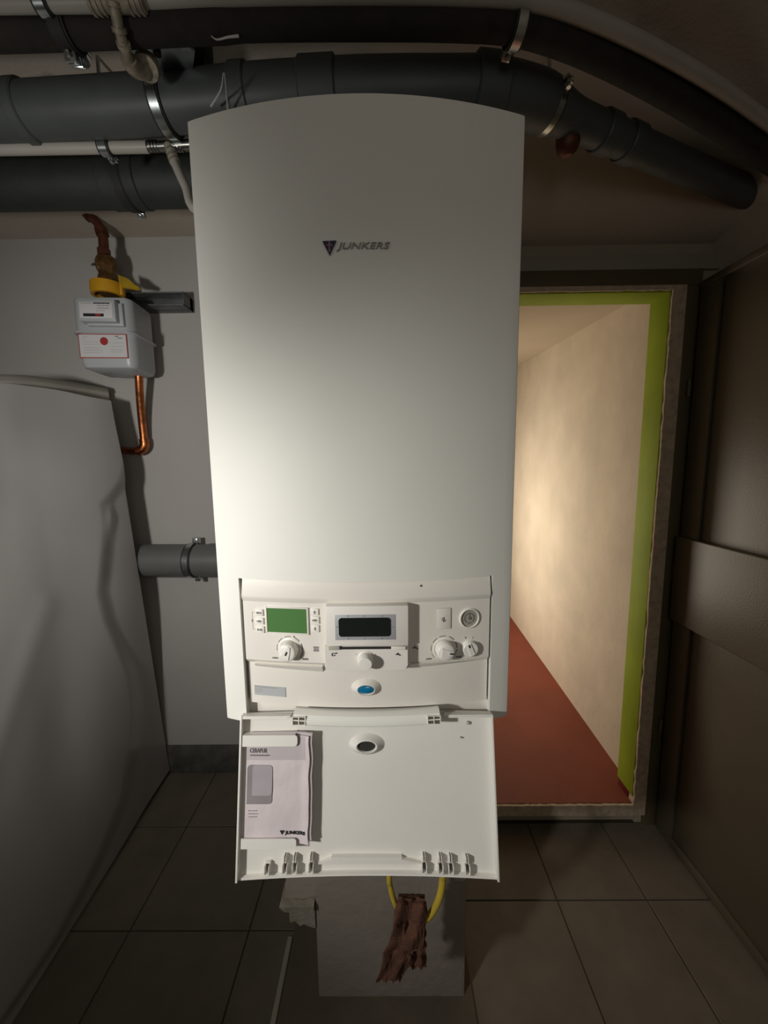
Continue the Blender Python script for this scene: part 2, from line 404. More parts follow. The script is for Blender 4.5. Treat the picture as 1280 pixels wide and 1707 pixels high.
# ================================================================== THE BOILER
BXC, BW = -0.035, 0.2225
YB, BUL = 0.57, 0.036
Z0, Z1, ZN = 1.023, 1.866, 1.253
NX0, NX1 = -0.2205, 0.1555
boiler = empty('gas_boiler', (BXC, 0.72, Z0))
tag(boiler, 'large white wall-hung gas boiler with bowed front and open control flap', 'boiler')
def fY(x): return YB-BUL*(1-((x-BXC)/BW)**2)
def arc(xa, xb, n): return [(xa+(xb-xa)*i/n, fY(xa+(xb-xa)*i/n)) for i in range(n+1)]
YBK = 0.863
zc_low = 1.052
def outline(xa, xb, n, yb, ra=0.0, rb=0.0):
    pts = arc(xa+ra, xb-rb, n)
    if ra: 
        y = fY(xa+ra); pts = [(xa, y+ra), (xa+ra*0.3, y+ra*0.3)] + pts
    if rb:
        y = fY(xb-rb); pts = pts + [(xb-rb*0.3, y+rb*0.3), (xb, y+rb)]
    return pts + [(pts[-1][0], yb), (pts[0][0], yb)]
bm = bmesh.new()
zprism(bm, outline(BXC-BW, BXC+BW, 48, 0.75, 0.007, 0.007), ZN, Z1)
zprism(bm, outline(BXC-BW, NX0, 4, 0.75, 0.007, 0.0), Z0, ZN)
zprism(bm, outline(NX1, BXC+BW, 4, 0.75, 0.0, 0.007), Z0, ZN)
link('casing', bm, M['white'], boiler, smooth=40)
bm = bmesh.new(); box(bm, BXC-BW+0.002, BXC+BW-0.002, 0.75, YBK, Z0+0.005, Z1-0.003, bev=0.002)
link('back_frame', bm, M['bezel'], boiler)
bm = bmesh.new(); box(bm, NX0-0.001, NX1+0.001, 0.575, 0.75, Z0+0.004, zc_low, 0.001)
link('bottom_cover', bm, M['panel'], boiler)
# emblem and lettering on the casing
def onc(px, py):
    Y = 0.54
    for _ in range(8): P = at(px, py, Y=Y); Y = fY(P.x)
    return P
def frc(px, py):
    P = onc(px, py); s = 2*BUL*(P.x-BXC)/BW**2
    return T(P.x, P.y, P.z, math.atan(s))
a, b, c = onc(538, 404), onc(561, 403), onc(550, 427)
Mx = frc(550, 412); Mi = Mx.inverted()
loc = [((Mi@q).x, (Mi@q).z) for q in (a, b, c)]
bm = bmesh.new(); prism(bm, loc, -0.003, 0.002, Mx); emb = link('emblem', bm, M['logo'], boiler); emb['label'] = 'dark blue inverted triangle emblem'
bm = bmesh.new(); cx, cz = (loc[0][0]+loc[1][0])/2, (loc[0][1]+loc[2][1])/2
box(bm, cx-0.0007, cx+0.0007, -0.0036, -0.002, cz-0.005, cz+0.0075, Mx=Mx)
prism(bm, [(cx-0.004, cz+0.003), (cx-0.0007, cz+0.0045), (cx-0.0007, cz+0.0035), (cx-0.004, cz+0.002)], -0.0036, -0.002, Mx)
prism(bm, [(cx+0.004, cz+0.003), (cx+0.0007, cz+0.0045), (cx+0.0007, cz+0.0035), (cx+0.004, cz+0.002)], -0.0036, -0.002, Mx)
link('emblem_mark', bm, M['logo_red'], emb)
a, b = onc(561, 412), onc(650, 412); h = (onc(605, 405)-onc(605, 419)).length
bm = text_bm('JUNKERS', (b-a).length, h, 0.0022, frc(605.5, 412), shear=0.25, bold=0.006)
lt = link('lettering', bm, M['chrome'], boiler); lt['label'] = 'raised chrome brand lettering'

# ---- control panel
PB, PYC = 0.018, 0.562
def pY(x): return PYC-PB*(1-((x-BXC)/0.19)**2)
def onp(px, py):
    Y = 0.55
    for _ in range(8): P = at(px, py, Y=Y); Y = pY(P.x)
    return P
def frp(px, py, out=0.0):
    P = onp(px, py); s = 2*PB*(P.x-BXC)/0.19**2
    return T(P.x, P.y, P.z, math.atan(s)) @ Matrix.Translation((0, -out, 0))
zc = {k: onp(610, k+(5 if k in (1101, 1109) else 0)).z for k in (976, 999, 1006, 1101, 1109, 1182)}
prof = [(ZN+0.004, 0.004), (zc[999]+0.003, -0.004), (zc[999], -0.0035), (zc[1006], 0.0), (zc[1101], 0.0), (zc[1109], 0.007), (zc[1182]-0.002, 0.007)]
bm = bmesh.new()
nx = 40
rows = []
xa, xb = NX0+0.004, NX1-0.003
for z, off in prof:
    rows.append([bm.verts.new((xa+(xb-xa)*i/nx, pY(xa+(xb-xa)*i/nx)+off, z)) for i in range(nx+1)])
back = [[bm.verts.new((v.co.x, 0.62, v.co.z)) for v in rw] for rw in (rows[0], rows[-1])]
for A, B in zip(rows, rows[1:]):
    for i in range(nx): bm.faces.new((A[i], A[i+1], B[i+1], B[i]))
for i in range(nx):
    bm.faces.new((rows[0][i], back[0][i], back[0][i+1], rows[0][i+1])); bm.faces.new((rows[-1][i], rows[-1][i+1], back[1][i+1], back[1][i]))
    bm.faces.new((back[0][i], back[1][i], back[1][i+1], back[0][i+1]))
for k in (0, nx): bm.faces.new([r_[k] for r_ in rows]+[back[1][k], back[0][k]])
panel = link('control_panel', bm, M['panel'], boiler, smooth=25)
panel['label'] = 'cream plastic control panel'
# ledge left and right of the middle module
for x0p, x1p in ((424, 537), (684, 812)):
    bm = bmesh.new(); P0, P1 = onp(x0p, 1109), onp(x1p, 1109); k = 12
    s = [P0.x+(P1.x-P0.x)*i/k for i in range(k+1)]
    for i in range(k):
        xs = (s[i], s[i+1]); ta = (1-i/k) if x0p > 600 else min(1, 0.35+i/k*0.65); tb = (1-(i+1)/k) if x0p > 600 else min(1, 0.35+(i+1)/k*0.65)
        v = [bm.verts.new((xs[0], pY(xs[0])-0.0005, P0.z+0.002)), bm.verts.new((xs[1], pY(xs[1])-0.0005, P0.z+0.002)),
             bm.verts.new((xs[1], pY(xs[1])+0.0065, P0.z-0.002-0.006*tb)), bm.verts.new((xs[0], pY(xs[0])+0.0065, P0.z-0.002-0.006*ta)),
             bm.verts.new((xs[1], pY(xs[1])+0.009, P0.z+0.002)), bm.verts.new((xs[0], pY(xs[0])+0.009, P0.z+0.002))]
        bm.faces.new(v[:4]); bm.faces.new((v[3], v[2], v[4], v[5])); bm.faces.new((v[0], v[5], v[4], v[1])); bm.faces.new((v[0], v[3], v[5])); bm.faces.new((v[1], v[4], v[2]))
    link('panel_ledge', bm, M['module'], boiler)
# small screw hole in the top strip
bm = bmesh.new(); lathe(bm, [(0, -0.0127), (0.0018, -0.0127), (0.0018, -0.005), (0, -0.005)], frp(702, 977) @ Matrix.Translation((0, 0.0125, 0)), n=16); link('screw_hole', bm, M['black'], panel)

def quad(px0, py0, px1, py1, out=0.0, fr=frp):
    """frame at rectangle centre plus half width / height on the panel"""
    Mx = fr((px0+px1)/2, (py0+py1)/2, out) if fr is frp else fr
    xa, za = hit(px0, (py0+py1)/2, Mx)[0], hit((px0+px1)/2, py1, Mx)[1]
    xb, zb = hit(px1, (py0+py1)/2, Mx)[0], hit((px0+px1)/2, py0, Mx)[1]
    return Mx, xa, xb, za, zb
# green display
Mx, xa, xb, za, zb = quad(446, 1014, 512, 1054)
bm = bmesh.new(); box(bm, xa, xb, -0.0012, 0.003, za, zb, Mx=Mx)
disp = link('display', bm, M['lcd_green'], boiler); disp['label'] = 'blank green display'
bm = bmesh.new()
t_ = 0.0022
box(bm, xa-t_, xa, -0.0022, 0.002, za-t_, zb+t_, 0.0005, Mx); box(bm, xb, xb+t_, -0.0022, 0.002, za-t_, zb+t_, 0.0005, Mx)
box(bm, xa, xb, -0.0022, 0.002, zb, zb+t_, 0.0005, Mx); box(bm, xa, xb, -0.0022, 0.002, za-t_, za, 0.0005, Mx)
link('display_frame', bm, M['panel'], disp)
# six push buttons
def glyph_bars(Mx, kind):
    bm = bmesh.new()
    if kind == 'up': prism(bm, [(-0.0018, -0.0005), (0, 0.0028), (0.0018, -0.0005)], -0.0003, 0.001, Mx); box(bm, -0.0007, 0.0007, -0.0003, 0.001, -0.0026, -0.0005, Mx=Mx)
    elif kind == 'down': prism(bm, [(-0.0018, 0.0005), (0, -0.0028), (0.0018, 0.0005)], -0.0003, 0.001, Mx); box(bm, -0.0007, 0.0007, -0.0003, 0.001, 0.0005, 0.0026, Mx=Mx)
    else:
        for i in range(4):
            h_ = 0.0009+0.0005*((i*7+len(kind)) % 3)
            box(bm, -0.004+i*0.0021, -0.0026+i*0.0021, -0.0003, 0.001, -h_, h_, Mx=Mx)
    return bm
for (x0p, y0p, x1p, y1p, k) in ((427, 1015, 439, 1026, 'a'), (427, 1029, 440, 1040, 'abc'), (428, 1043, 441, 1054, 'ab'),
                                (519, 1014, 531, 1025, 'up'), (519, 1027, 532, 1039, 'ok1'), (520, 1041, 532, 1053, 'down')):
    Mx, xa, xb, za, zb = quad(x0p, y0p, x1p, y1p)
    bm = bmesh.new(); box(bm, xa, xb, -0.0026, 0.002, za, zb, 0.0007, Mx)
    b_ = link('button', bm, M['knob'], boiler)
    link('button_mark', glyph_bars(Mx @ Matrix.Translation((0, -0.0027, 0)), k), M['print'], b_)
# bracket line left of the left buttons, and its arrow
bm = bmesh.new()
Mx, xa, xb, za, zb = quad(421, 1020, 426, 1049)
for bx in ((xa, xb, zb-0.0004, zb), (xa, xa+0.0004, za, zb), (xa, xb, za, za+0.0004)): box(bm, bx[0], bx[1], -0.0003, 0.001, bx[2], bx[3], Mx=Mx)
prism(bm, [(xa-0.0012, 0.0025), (xa+0.0015, 0), (xa-0.0012, -0.0025)], -0.0004, 0.001, Mx)
link('printed_bracket', bm, M['print'], panel)

def dial(cxp, cyp, kcx, kcy, rpx, ang, arcs, markat, name='control_knob', lab=None):
    """rotary knob: bottom collar centred on the panel; ang = pointer angle"""
    Mx = frp(cxp, cyp)
    s = abs(hit(cxp+rpx, cyp, Mx)[0])
    bm = bmesh.new()
    lathe(bm, [(s*1.22, 0.002), (s*1.22, -0.0006), (s*1.10, -0.0012), (s*1.06, -0.0008), (s*1.04, 0.001)], Mx, n=48)
    # flared body
    lathe(bm, [(s, 0.001), (s*1.0, -0.006), (s*0.97, -0.011), (s*0.90, -0.0135), (s*0.80, -0.0145), (s*0.4, -0.0148), (0, -0.0148)], Mx, n=48)
    k = link(name, bm, M['knob'], boiler)
    if lab: k['label'] = lab
    # raised wedge grip across the face and dark pointer
    Mk = Mx @ Matrix.Translation((0, -0.0145, 0)) @ Matrix.Rotation(-R(ang), 4, 'Y')
    bm = bmesh.new()
    pts = [(-s*0.50, -s*0.55), (s*0.50, -s*0.55), (s*0.36, s*0.2), (s*0.14, s*0.8), (-s*0.14, s*0.8), (-s*0.36, s*0.2)]
    prism(bm, pts, -0.0016, 0.003, Mk)
    bmesh.ops.bevel(bm, geom=list(bm.edges), offset=0.0006, segments=2, affect='EDGES')
    g = link('grip', bm, M['knob'], k)
    bm = bmesh.new(); z_ = markat*s
    box(bm, -s*0.085, s*0.085, -0.0020, -0.001, z_-s*0.22, z_+s*0.22, Mx=Mk); link('pointer', bm, M['black'], k)
    if arcs:
        bm = bmesh.new()
        for (a0, a1, wd) in arcs: arcband(bm, s*1.40-wd*0.5, s*1.40+wd*0.5, a0, a1, -0.0003, 0.001, Mx)
        link('scale_arc', bm, M['print'], panel)
    return Mx, s
ARC = [(222, 198, 0.0004), (190, 160, 0.0006), (150, 122, 0.0008), (112, 82, 0.001), (68, 40, 0.0013), (28, 0, 0.0014), (-8, -16, 0.0014), (-20, -27, 0.0016), (-31, -37, 0.0018)]
Mx1, s1 = dial(483, 1082, 0, 0, 15.3, -25, ARC, 0.05, lab='left heating dial pointing up')
Mx2, s2 = dial(740, 1081, 0, 0, 15.3, -98, ARC, 0.55, lab='right hot water dial turned to maximum')
for Mx, s in ((Mx1, s1), (Mx2, s2)):
    link('dial_word', text_bm('min', 0.0085, 0.0026, 0.0003, Mx @ Matrix.Translation((-s*1.65, -0.0003, -s*1.02)), bold=0.03), M['print'], panel)
    link('dial_word', text_bm('max', 0.0090, 0.0026, 0.0003, Mx @ Matrix.Translation((s*1.65, -0.0003, -s*1.02)), bold=0.03), M['print'], panel)
# dot over the left dial
bm = bmesh.new(); lathe(bm, [(0, -0.0004), (0.0012, -0.0004), (0.0012, 0.001)], frp(490, 1061), n=12); link('printed_dot', bm, M['print'], panel)
# radiator symbol
Mx, xa, xb, za, zb = quad(523, 1078, 532, 1086)
bm = bmesh.new()
for i in range(5): box(bm, xa+(xb-xa)*i/5, xa+(xb-xa)*(i+0.5)/5, -0.0003, 0.001, za, zb, Mx=Mx)
box(bm, xa-0.0008, xb, -0.0003, 0.001, zb-0.001, zb, Mx=Mx); box(bm, xa-0.0008, xb, -0.0003, 0.001, za+0.001, za+0.0017, Mx=Mx)
link('radiator_symbol', bm, M['print'], panel)
def tap(bm, Mx, s=1.0):
    box(bm, -0.004*s, 0.002*s, -0.0003, 0.001, -0.0004*s, 0.0007*s, Mx=Mx)
    prism(bm, [(0.002*s, 0.0007*s), (0.0045*s, -0.0022*s), (0.0034*s, -0.0022*s), (0.0012*s, -0.0004*s)], -0.0003, 0.001, Mx)
    box(bm, -0.0012*s, -0.0004*s, -0.0003, 0.001, 0.0007*s, 0.0022*s, Mx=Mx); box(bm, -0.0018*s, 0.0002*s, -0.0003, 0.001, 0.0022*s, 0.0029*s, Mx=Mx)
bm = bmesh.new(); tap(bm, frp(692, 1080), 1.1); link('tap_symbol', bm, M['black'], panel)
# chimney sweep button cover
Mx, xa, xb, za, zb = quad(728, 1014, 751, 1048)
bm = bmesh.new(); box(bm, xa, xb, -0.0014, 0.002, za, zb, 0.0004, Mx)
cv = link('cover_plate', bm, M['panel'], boiler)
bm = bmesh.new()
for bx in ((xa, xb, zb, zb+0.0005), (xa, xb, za-0.0005, za), (xa-0.0005, xa, za, zb), (xb, xb+0.0005, za, zb)): box(bm, bx[0], bx[1], -0.0004, 0.002, bx[2], bx[3], Mx=Mx)
link('plate_gap', bm, M['slot'], cv)
bm = bmesh.new(); Mg = frp(739, 1032)
for (x0, z0, x1, z1) in ((-0.0035, 0.001, 0.000, 0.003), (-0.0035, -0.001, 0.0025, 0.0002), (0.0, -0.003, 0.0035, -0.0016), (-0.001, -0.0035, 0.0012, 0.0035)):
    prism(bm, [(x0, z0), (x0+0.0006, z0-0.0006), (x1, z1-0.0006), (x1-0.0003, z1+0.0003)], -0.0018, 0.0, Mg)
link('sweep_symbol', bm, M['black'], cv)
# pressure gauge
Mx = frp(782, 1030)
s = abs(hit(782+14.5, 1030, Mx)[0])
bm = bmesh.new(); lathe(bm, [(s*1.15, 0.001), (s*1.13, -0.0022), (s*1.02, -0.0028), (s*0.97, -0.0010), (s*0.97, 0.001)], Mx, n=48)
gg = link('pressure_gauge', bm, M['knob'], boiler)
bm = bmesh.new(); lathe(bm, [(s*0.97, 0.001), (s*0.97, -0.0006), (0, -0.0006)], Mx, n=48); link('gauge_face', bm, M['gauge'], gg)
bm = bmesh.new(); arcband(bm, s*0.48, s*0.60, 235, -55, -0.0010, 0.0, Mx, n=24)
lathe(bm, [(0, -0.0022), (s*0.16, -0.002), (s*0.16, 0)], Mx, n=16)
box(bm, -0.0005, 0.0005, -0.0013, 0, 0, s*0.5, Mx=Mx)
for a in (200, 150, 90, 30, -20): 
    ca, sa = math.cos(R(a)), math.sin(R(a)); box(bm, ca*s*0.72-0.0005, ca*s*0.72+0.0005, -0.001, 0, sa*s*0.72-0.0005, sa*s*0.72+0.0005, Mx=Mx)
box(bm, -s*0.2, s*0.2, -0.001, 0, -s*0.62, -s*0.5, Mx=Mx)
link('gauge_scale', bm, M['print'], gg)
# on-off switch
Mx = frp(782, 1080); s = abs(hit(782+13, 1080, Mx)[0])
bm = bmesh.new(); lathe(bm, [(s*1.06, 0.001), (s*1.04, -0.0014), (s*0.96, -0.002), (s*0.94, -0.006), (s*0.88, -0.0068), (0, -0.007)], Mx, n=40)
sw = link('main_switch', bm, M['knob'], boiler)
Mk = Mx @ Matrix.Translation((0, -0.0065, 0)) @ Matrix.Rotation(-R(22), 4, 'Y')
bm = bmesh.new(); prism(bm, [(-s*0.36, -s*0.8), (s*0.36, -s*0.8), (s*0.30, s*0.85), (-s*0.30, s*0.85)], -0.0018, 0.002, Mk); bmesh.ops.bevel(bm, geom=list(bm.edges), offset=0.0008, segments=2, affect='EDGES')
link('switch_grip', bm, M['knob'], sw)
bm = bmesh.new(); box(bm, -s*0.09, s*0.09, -0.0022, -0.001, s*0.35, s*0.75, Mx=Mk); link('pointer', bm, M['black'], sw)
link('switch_mark', text_bm('0', 0.0022, 0.003, 0.0003, frp(776, 1063), bold=0.03), M['print'], panel)
link('switch_mark', text_bm('I', 0.0007, 0.003, 0.0003, frp(788, 1063), bold=0.03), M['print'], panel)

# ---- middle controller module, stands about a centimetre proud
MM = frp(611, 1064, 0.0)
OUT = 0.013
MF = MM @ Matrix.Translation((0, -OUT, 0))
def mloc(px, py): return hit(px, py, MF)
xa, zb = mloc(541, 1011); xb, _ = mloc(681, 1011); _, zm = mloc(611, 1078); _, za = mloc(611, 1119)
_, zm2 = mloc(611, 1084)
bm = bmesh.new()
box(bm, xa, xb, -OUT, 0.004, zm+0.0006, zb, 0.0022, MM)
xa2 = mloc(541, 1100)[0]; xb2 = mloc(681, 1100)[0]
pts = [(xa2, zm), (xb2, zm), (xb2, za+0.008), (xb2-0.004, za+0.001), (0.02, za), (-0.02, za), (xa2+0.004, za+0.001), (xa2, za+0.003)]
bm2 = bmesh.new(); prism(bm2, pts, -OUT+0.001, 0.012, MM)
bmesh.ops.bevel(bm2, geom=list(bm2.edges), offset=0.0012, segments=2, affect='EDGES')
module = link('controller', bm, M['module'], boiler); module['label'] = 'plug-in controller with black display'
lower = link('controller_lid', bm2, M['module'], module)
def mbox(x0, y0, x1, y1, d0, d1, mt, name, bev=0.0, par=module, lab=None):
    p, q = mloc(x0, y1), mloc(x1, y0)
    b_ = bmesh.new(); box(b_, p[0], q[0], -d1, -d0, p[1], q[1], bev, MF)
    o = link(name, b_, mt, par)
    if lab: o['label'] = lab
    return o
mbox(559, 1024, 659, 1067, -0.002, 0.0006, M['bezel'], 'display_bezel', 0.0002)
bm = bmesh.new(); p, q = mloc(565, 1061), mloc(651, 1029); r_ = 0.0045
pts = []
for cx, cz, a0 in ((q[0]-r_, q[1]-r_, 0), (p[0]+r_, q[1]-r_, 90), (p[0]+r_, p[1]+r_, 180), (q[0]-r_, p[1]+r_, 270)): pts += circ(cx, cz, r_, n=6, a0=a0, a1=a0+90)
prism(bm, pts, -0.0014, 0.001, MF); link('display_window', bm, M['lcd_black'], module)
bm = bmesh.new()
for tx, ty in ((580, 1026.5), (607, 1026.5), (637, 1026.5), (581, 1064), (608, 1064), (637, 1064), (562, 1045), (655.5, 1045)):
    x, z = mloc(tx, ty); lathe(bm, [(0, -0.0009), (0.0009, -0.0009), (0.0009, 0)], MF @ Matrix.Translation((x, 0, z)), n=10)
for i in range(22):
    for ty in (1026, 1064.5):
        x, z = mloc(568+i*3.9, ty); box(bm, x-0.0001, x+0.0001, -0.0008, 0, z-0.0005, z+0.0005, Mx=MF)
link('display_tick', bm, M['print'], module)
mbox(567, 1078.5, 652, 1082.5, -0.004, 0.0004, M['dark'], 'slot', 0)
mbox(548, 1077, 566, 1083, -0.002, 0.0022, M['slot'], 'slot_catch', 0.0007)
mbox(652, 1077, 676, 1083, -0.002, 0.0020, M['module'], 'slot_catch', 0.0009)
x, z = mloc(609.5, 1099); s = abs(mloc(622.5, 1099)[0]-x)
Mk = MF @ Matrix.Translation((x, 0, z))
bm = bmesh.new(); lathe(bm, [(s*1.12, 0.002), (s*1.1, -0.0006), (s*0.98, -0.0012), (s*0.98, -0.004), (s*0.90, -0.013), (s*0.80, -0.0150), (0, -0.0155)], Mk, n=40)
link('controller_knob', bm, M['knob'], module)
link('controller_mark', text_bm('-', 0.0016, 0.0006, 0.0003, MF @ Matrix.Translation((mloc(594, 1091)[0], 0, mloc(594, 1091)[1]))), M['print'], module)
link('controller_mark', text_bm('+', 0.0018, 0.0018, 0.0003, MF @ Matrix.Translation((mloc(625, 1091)[0], 0, mloc(625, 1091)[1]))), M['print'], module)
bm = bmesh.new(); x, z = mloc(663, 1091); tap(bm, MF @ Matrix.Translation((x, 0, z)) @ Matrix.Translation((0, -0.0005, 0)), 0.8); link('tap_symbol', bm, M['black'], module)
bm = bmesh.new(); x, z = mloc(555, 1091); Mg = MF @ Matrix.Translation((x, -0.0005, z))
arcband(bm, 0.0018, 0.0024, 40, 340, -0.0003, 0.001, Mg, n=12); box(bm, 0.002, 0.005, -0.0003, 0.001, 0.001, 0.0018, Mx=Mg); prism(bm, [(0.002, 0.001), (0.004, 0.003), (0.0048, 0.001)], -0.0003, 0.001, Mg)
link('flame_symbol', bm, M['print'], module)

# ---- blue lens in its bump
Mx = frp(610, 1150) @ Matrix.Translation((0, 0.007, 0))
bm = bmesh.new(); lathe(bm, [(0.0235, 0.001), (0.021, -0.0015), (0.0175, -0.005), (0.0135, -0.008), (0.0125, -0.008), (0.0120, -0.006), (0.0, -0.006)], Mx @ Matrix.Diagonal((1, 1, 0.62, 1)), n=48)
bp_ = link('lens_mount', bm, M['panel'], boiler)
bm = bmesh.new(); Ml = Mx @ Matrix.Translation((0, -0.0062, 0)) @ Matrix.Diagonal((1, 1, 0.52, 1))
lathe(bm, [(0.0122, 0.001), (0.0118, -0.0012), (0.009, -0.0024), (0.004, -0.003), (0, -0.0032)], Ml, n=48); ln = link('indicator_lens', bm, M['blue'], boiler); ln['label'] = 'blue oval indicator lens'
# ---- sticker with tiny lines (its square code is left off)
Mx, xa, xb, za, zb = quad(421, 1148, 473, 1164)
Mx = Mx @ Matrix.Translation((0, 0.0068, 0))
bm = bmesh.new(); box(bm, xa, xb, -0.0005, 0.001, za, zb, Mx=Mx); st = link('sticker', bm, M['sticker'], boiler); st['label'] = 'grey type sticker'
bm = bmesh.new()
for i, (l0, l1) in enumerate(((0.0, 0.72), (0.0, 0.22), (0.0, 0.26))):
    z = zb-0.0022-i*0.0037; xx = xa+0.001
    while xx < xa+(xb-xa)*l1:
        ww = random.uniform(0.001, 0.003); box(bm, xx, xx+ww, -0.0008, 0, z-0.0006, z+0.0006, Mx=Mx); xx += ww+0.0006
link('sticker_text', bm, M['print2'], st)

# ---- flap, hinged open, tilting towards the room
FH = Vector((-0.034, 0.556, 1.039)); tilt = math.atan2(0.054, 0.222)
FM = T(FH.x, FH.y, FH.z, 0, tilt)            # local -Z runs down the flap, local Y is away from the room
# check direction: the foot must come towards the camera
if (FM @ Vector((0, 0, -0.2))).y > FH.y: FM = T(FH.x, FH.y, FH.z, 0, -tilt)
def fl(px, py): return hit(px, py, FM)
HL = 0.228; HW = 0.190
def fb(x): return 0.008*(1-(x/HW)**2)
bm = bmesh.new()
grid(bm, lambda u, v: Vector((-HW+2*HW*u, fb(-HW+2*HW*u), -HL*v)), 30, 12, thick=(0, 0.003, 0))
bm.transform(FM)
flap = link('flap', bm, M['flap'], boiler); flap['label'] = 'fold-down front flap hanging open'
bm = bmesh.new()
box(bm, -HW-0.001, -HW+0.0022, -0.012, 0.004, -HL-0.001, 0.0, 0.0008, FM)
link('flap_rim', bm, M['flap'], flap)
bm = bmesh.new()
box(bm, HW-0.0022, HW+0.001, -0.012, 0.004, -HL-0.001, 0.0, 0.0008, FM)
link('flap_rim', bm, M['flap'], flap)
bm = bmesh.new(); grid(bm, lambda u, v: Vector((-HW+2*HW*u, fb(-HW+2*HW*u)-0.007+0.010*v, -HL-0.001+0.0012*v)), 30, 1, thick=(0, 0, 0.0026)); bm.transform(FM)
link('flap_rim', bm, M['flap'], flap)
# top ledges
def fpr(px0, py0, px1, py1, y0, y1, mt, name, bev=0.0006, par=None, M_=None):
    p, q = fl(px0, py1), fl(px1, py0)
    b_ = bmesh.new(); box(b_, p[0], q[0], y0, y1, p[1], q[1], bev, FM)
    return link(name, b_, mt, flap if par is None else par)
for x0, x1 in ((408, 488), (738, 817)):
    a0, b0 = fl(x0, 1192)[0], fl(x1, 1192)[0]
    bm = bmesh.new(); prism(bm, [(a0, 0.0), (a0, -0.004), (b0, -0.004), (b0, 0.0)] if x0 > 600 else [(a0, 0.0), (a0, -0.004), (b0-0.006, -0.004), (b0, 0.0)], -0.012, 0.003, FM)
    bmesh.ops.bevel(bm, geom=list(bm.edges), offset=0.001, segments=2, affect='EDGES')
    link('top_ledge', bm, M['flap'], flap)
# curved grip bar with its sockets
bm = bmesh.new()
xl, xr = fl(494, 1180)[0], fl(730, 1180)[0]
sec = [(0.000, 0.010), (-0.013, 0.010), (-0.020, 0.006), (-0.023, -0.001), (-0.022, -0.007), (-0.018, -0.009), (0.0, -0.009)]
nb = 26; ringv = []
for i in range(nb+1):
    u = i/nb; x = xl+(xr-xl)*u; b_ = 0.0055*(1-(2*u-1)**2)
    ringv.append([bm.verts.new((x, y, z-b_*0.75)) for y, z in sec])
for A, B in zip(ringv, ringv[1:]):
    for k in range(len(sec)): bm.faces.new((A[k], A[(k+1) % len(sec)], B[(k+1) % len(sec)], B[k]))
bm.faces.new(ringv[0]); bm.faces.new(ringv[-1][::-1])
bm.transform(FM); bar = link('grip_bar', bm, M['white'], flap); bar['label'] = 'white curved grip bar'
for sx in (-1, 1):
    bm = bmesh.new(); xe = (xl-0.001) if sx < 0 else (xr+0.001); xi = xe-sx*0.020
    z0, z1 = -0.0075, 0.004
    lo, hi = min(xe, xi), max(xe, xi)
    box(bm, lo, hi, -0.0235, -0.001, z0-0.0015, z0, Mx=FM); box(bm, lo, hi, -0.0235, -0.001, z1-0.001, z1, Mx=FM)
    for xx in (lo, (lo+hi)/2-0.0007, hi-0.0014): box(bm, xx, xx+0.0014, -0.0237, -0.001, z0, z1, Mx=FM)
    link('bar_bracket', bm, M['white'], flap)
    bm = bmesh.new(); box(bm, lo+0.001, hi-0.001, -0.0228, -0.010, z0+0.0003, z1-0.002, Mx=FM); link('socket_recess', bm, M['holeb'], flap)
# oval opening with a raised ring
x, z = fl(611, 1244); Mo = FM @ Matrix.Translation((x, fb(x), z)) @ Matrix.Diagonal((1, 1, 0.56, 1))
bm = bmesh.new(); lathe(bm, [(0.0285, 0.0005), (0.024, -0.003), (0.0195, -0.008), (0.0165, -0.0108), (0.0150, -0.0110), (0.0138, -0.0095), (0.0134, -0.001)], Mo, n=48)
link('oval_ring', bm, M['flap'], flap)
bm = bmesh.new(); lathe(bm, [(0.0135, -0.0005), (0.0135, -0.0070), (0, -0.0070)], Mo, n=40); link('oval_hole', bm, M['dark'], flap)
# hook and peg marks top right
for (px, py, rr) in ((780, 1205, 0.0024), (768, 1230, 0.0012)):
    x, z = fl(px, py); bm = bmesh.new(); lathe(bm, [(rr, 0.0), (rr, -0.004), (rr*0.6, -0.005), (0, -0.005)], FM @ Matrix.Translation((x, fb(x), z)), n=16); link('peg', bm, M['slot'], flap)
# snap clips along the foot
for px in (447, 476, 492, 519, 707, 734, 751, 778):
    x, z = fl(px, 1444); y0 = fb(x)
    bm = bmesh.new()
    box(bm, x-0.0038, x-0.0026, y0-0.012, y0+0.001, z-0.006, z+0.005, 0.0003, FM); box(bm, x+0.0026, x+0.0038, y0-0.012, y0+0.001, z-0.006, z+0.005, 0.0003, FM)
    box(bm, x-0.0038, x+0.0038, y0-0.012, y0+0.001, z-0.0075, z-0.0058, 0.0003, FM)
    if px != 447:
        box(bm, x-0.0022, x-0.0012, y0-0.010, y0+0.001, z+0.007, z+0.016, 0.0003, FM); box(bm, x+0.0008, x+0.0018, y0-0.010, y0+0.001, z+0.007, z+0.016, 0.0003, FM)
    box(bm, x-0.0042, x+0.0042, y0-0.006, y0+0.001, z+0.0055, z+0.0070, 0.0003, FM)
    cl = link('clip', bm, M['flap'], flap)
    bm = bmesh.new(); box(bm, x-0.0014, x+0.0014, y0-0.0035, y0+0.0005, z-0.004, z+0.0035, Mx=FM); link('clip_slot', bm, M['holeb'], flap)
# ridge at the foot
bm = bmesh.new()
p0, p1 = fl(552, 1428), fl(670, 1428)
prism(bm, [(p0[0], p0[1]-0.001), (p1[0], p1[1]-0.001), (p1[0], p1[1]-0.004), (fl(705, 1440)[0], p1[1]-0.010), (fl(530, 1440)[0], p1[1]-0.010), (p0[0], p0[1]-0.004)], 0.0, 0.010, FM)
link('foot_ridge', bm, M['flap'], flap)
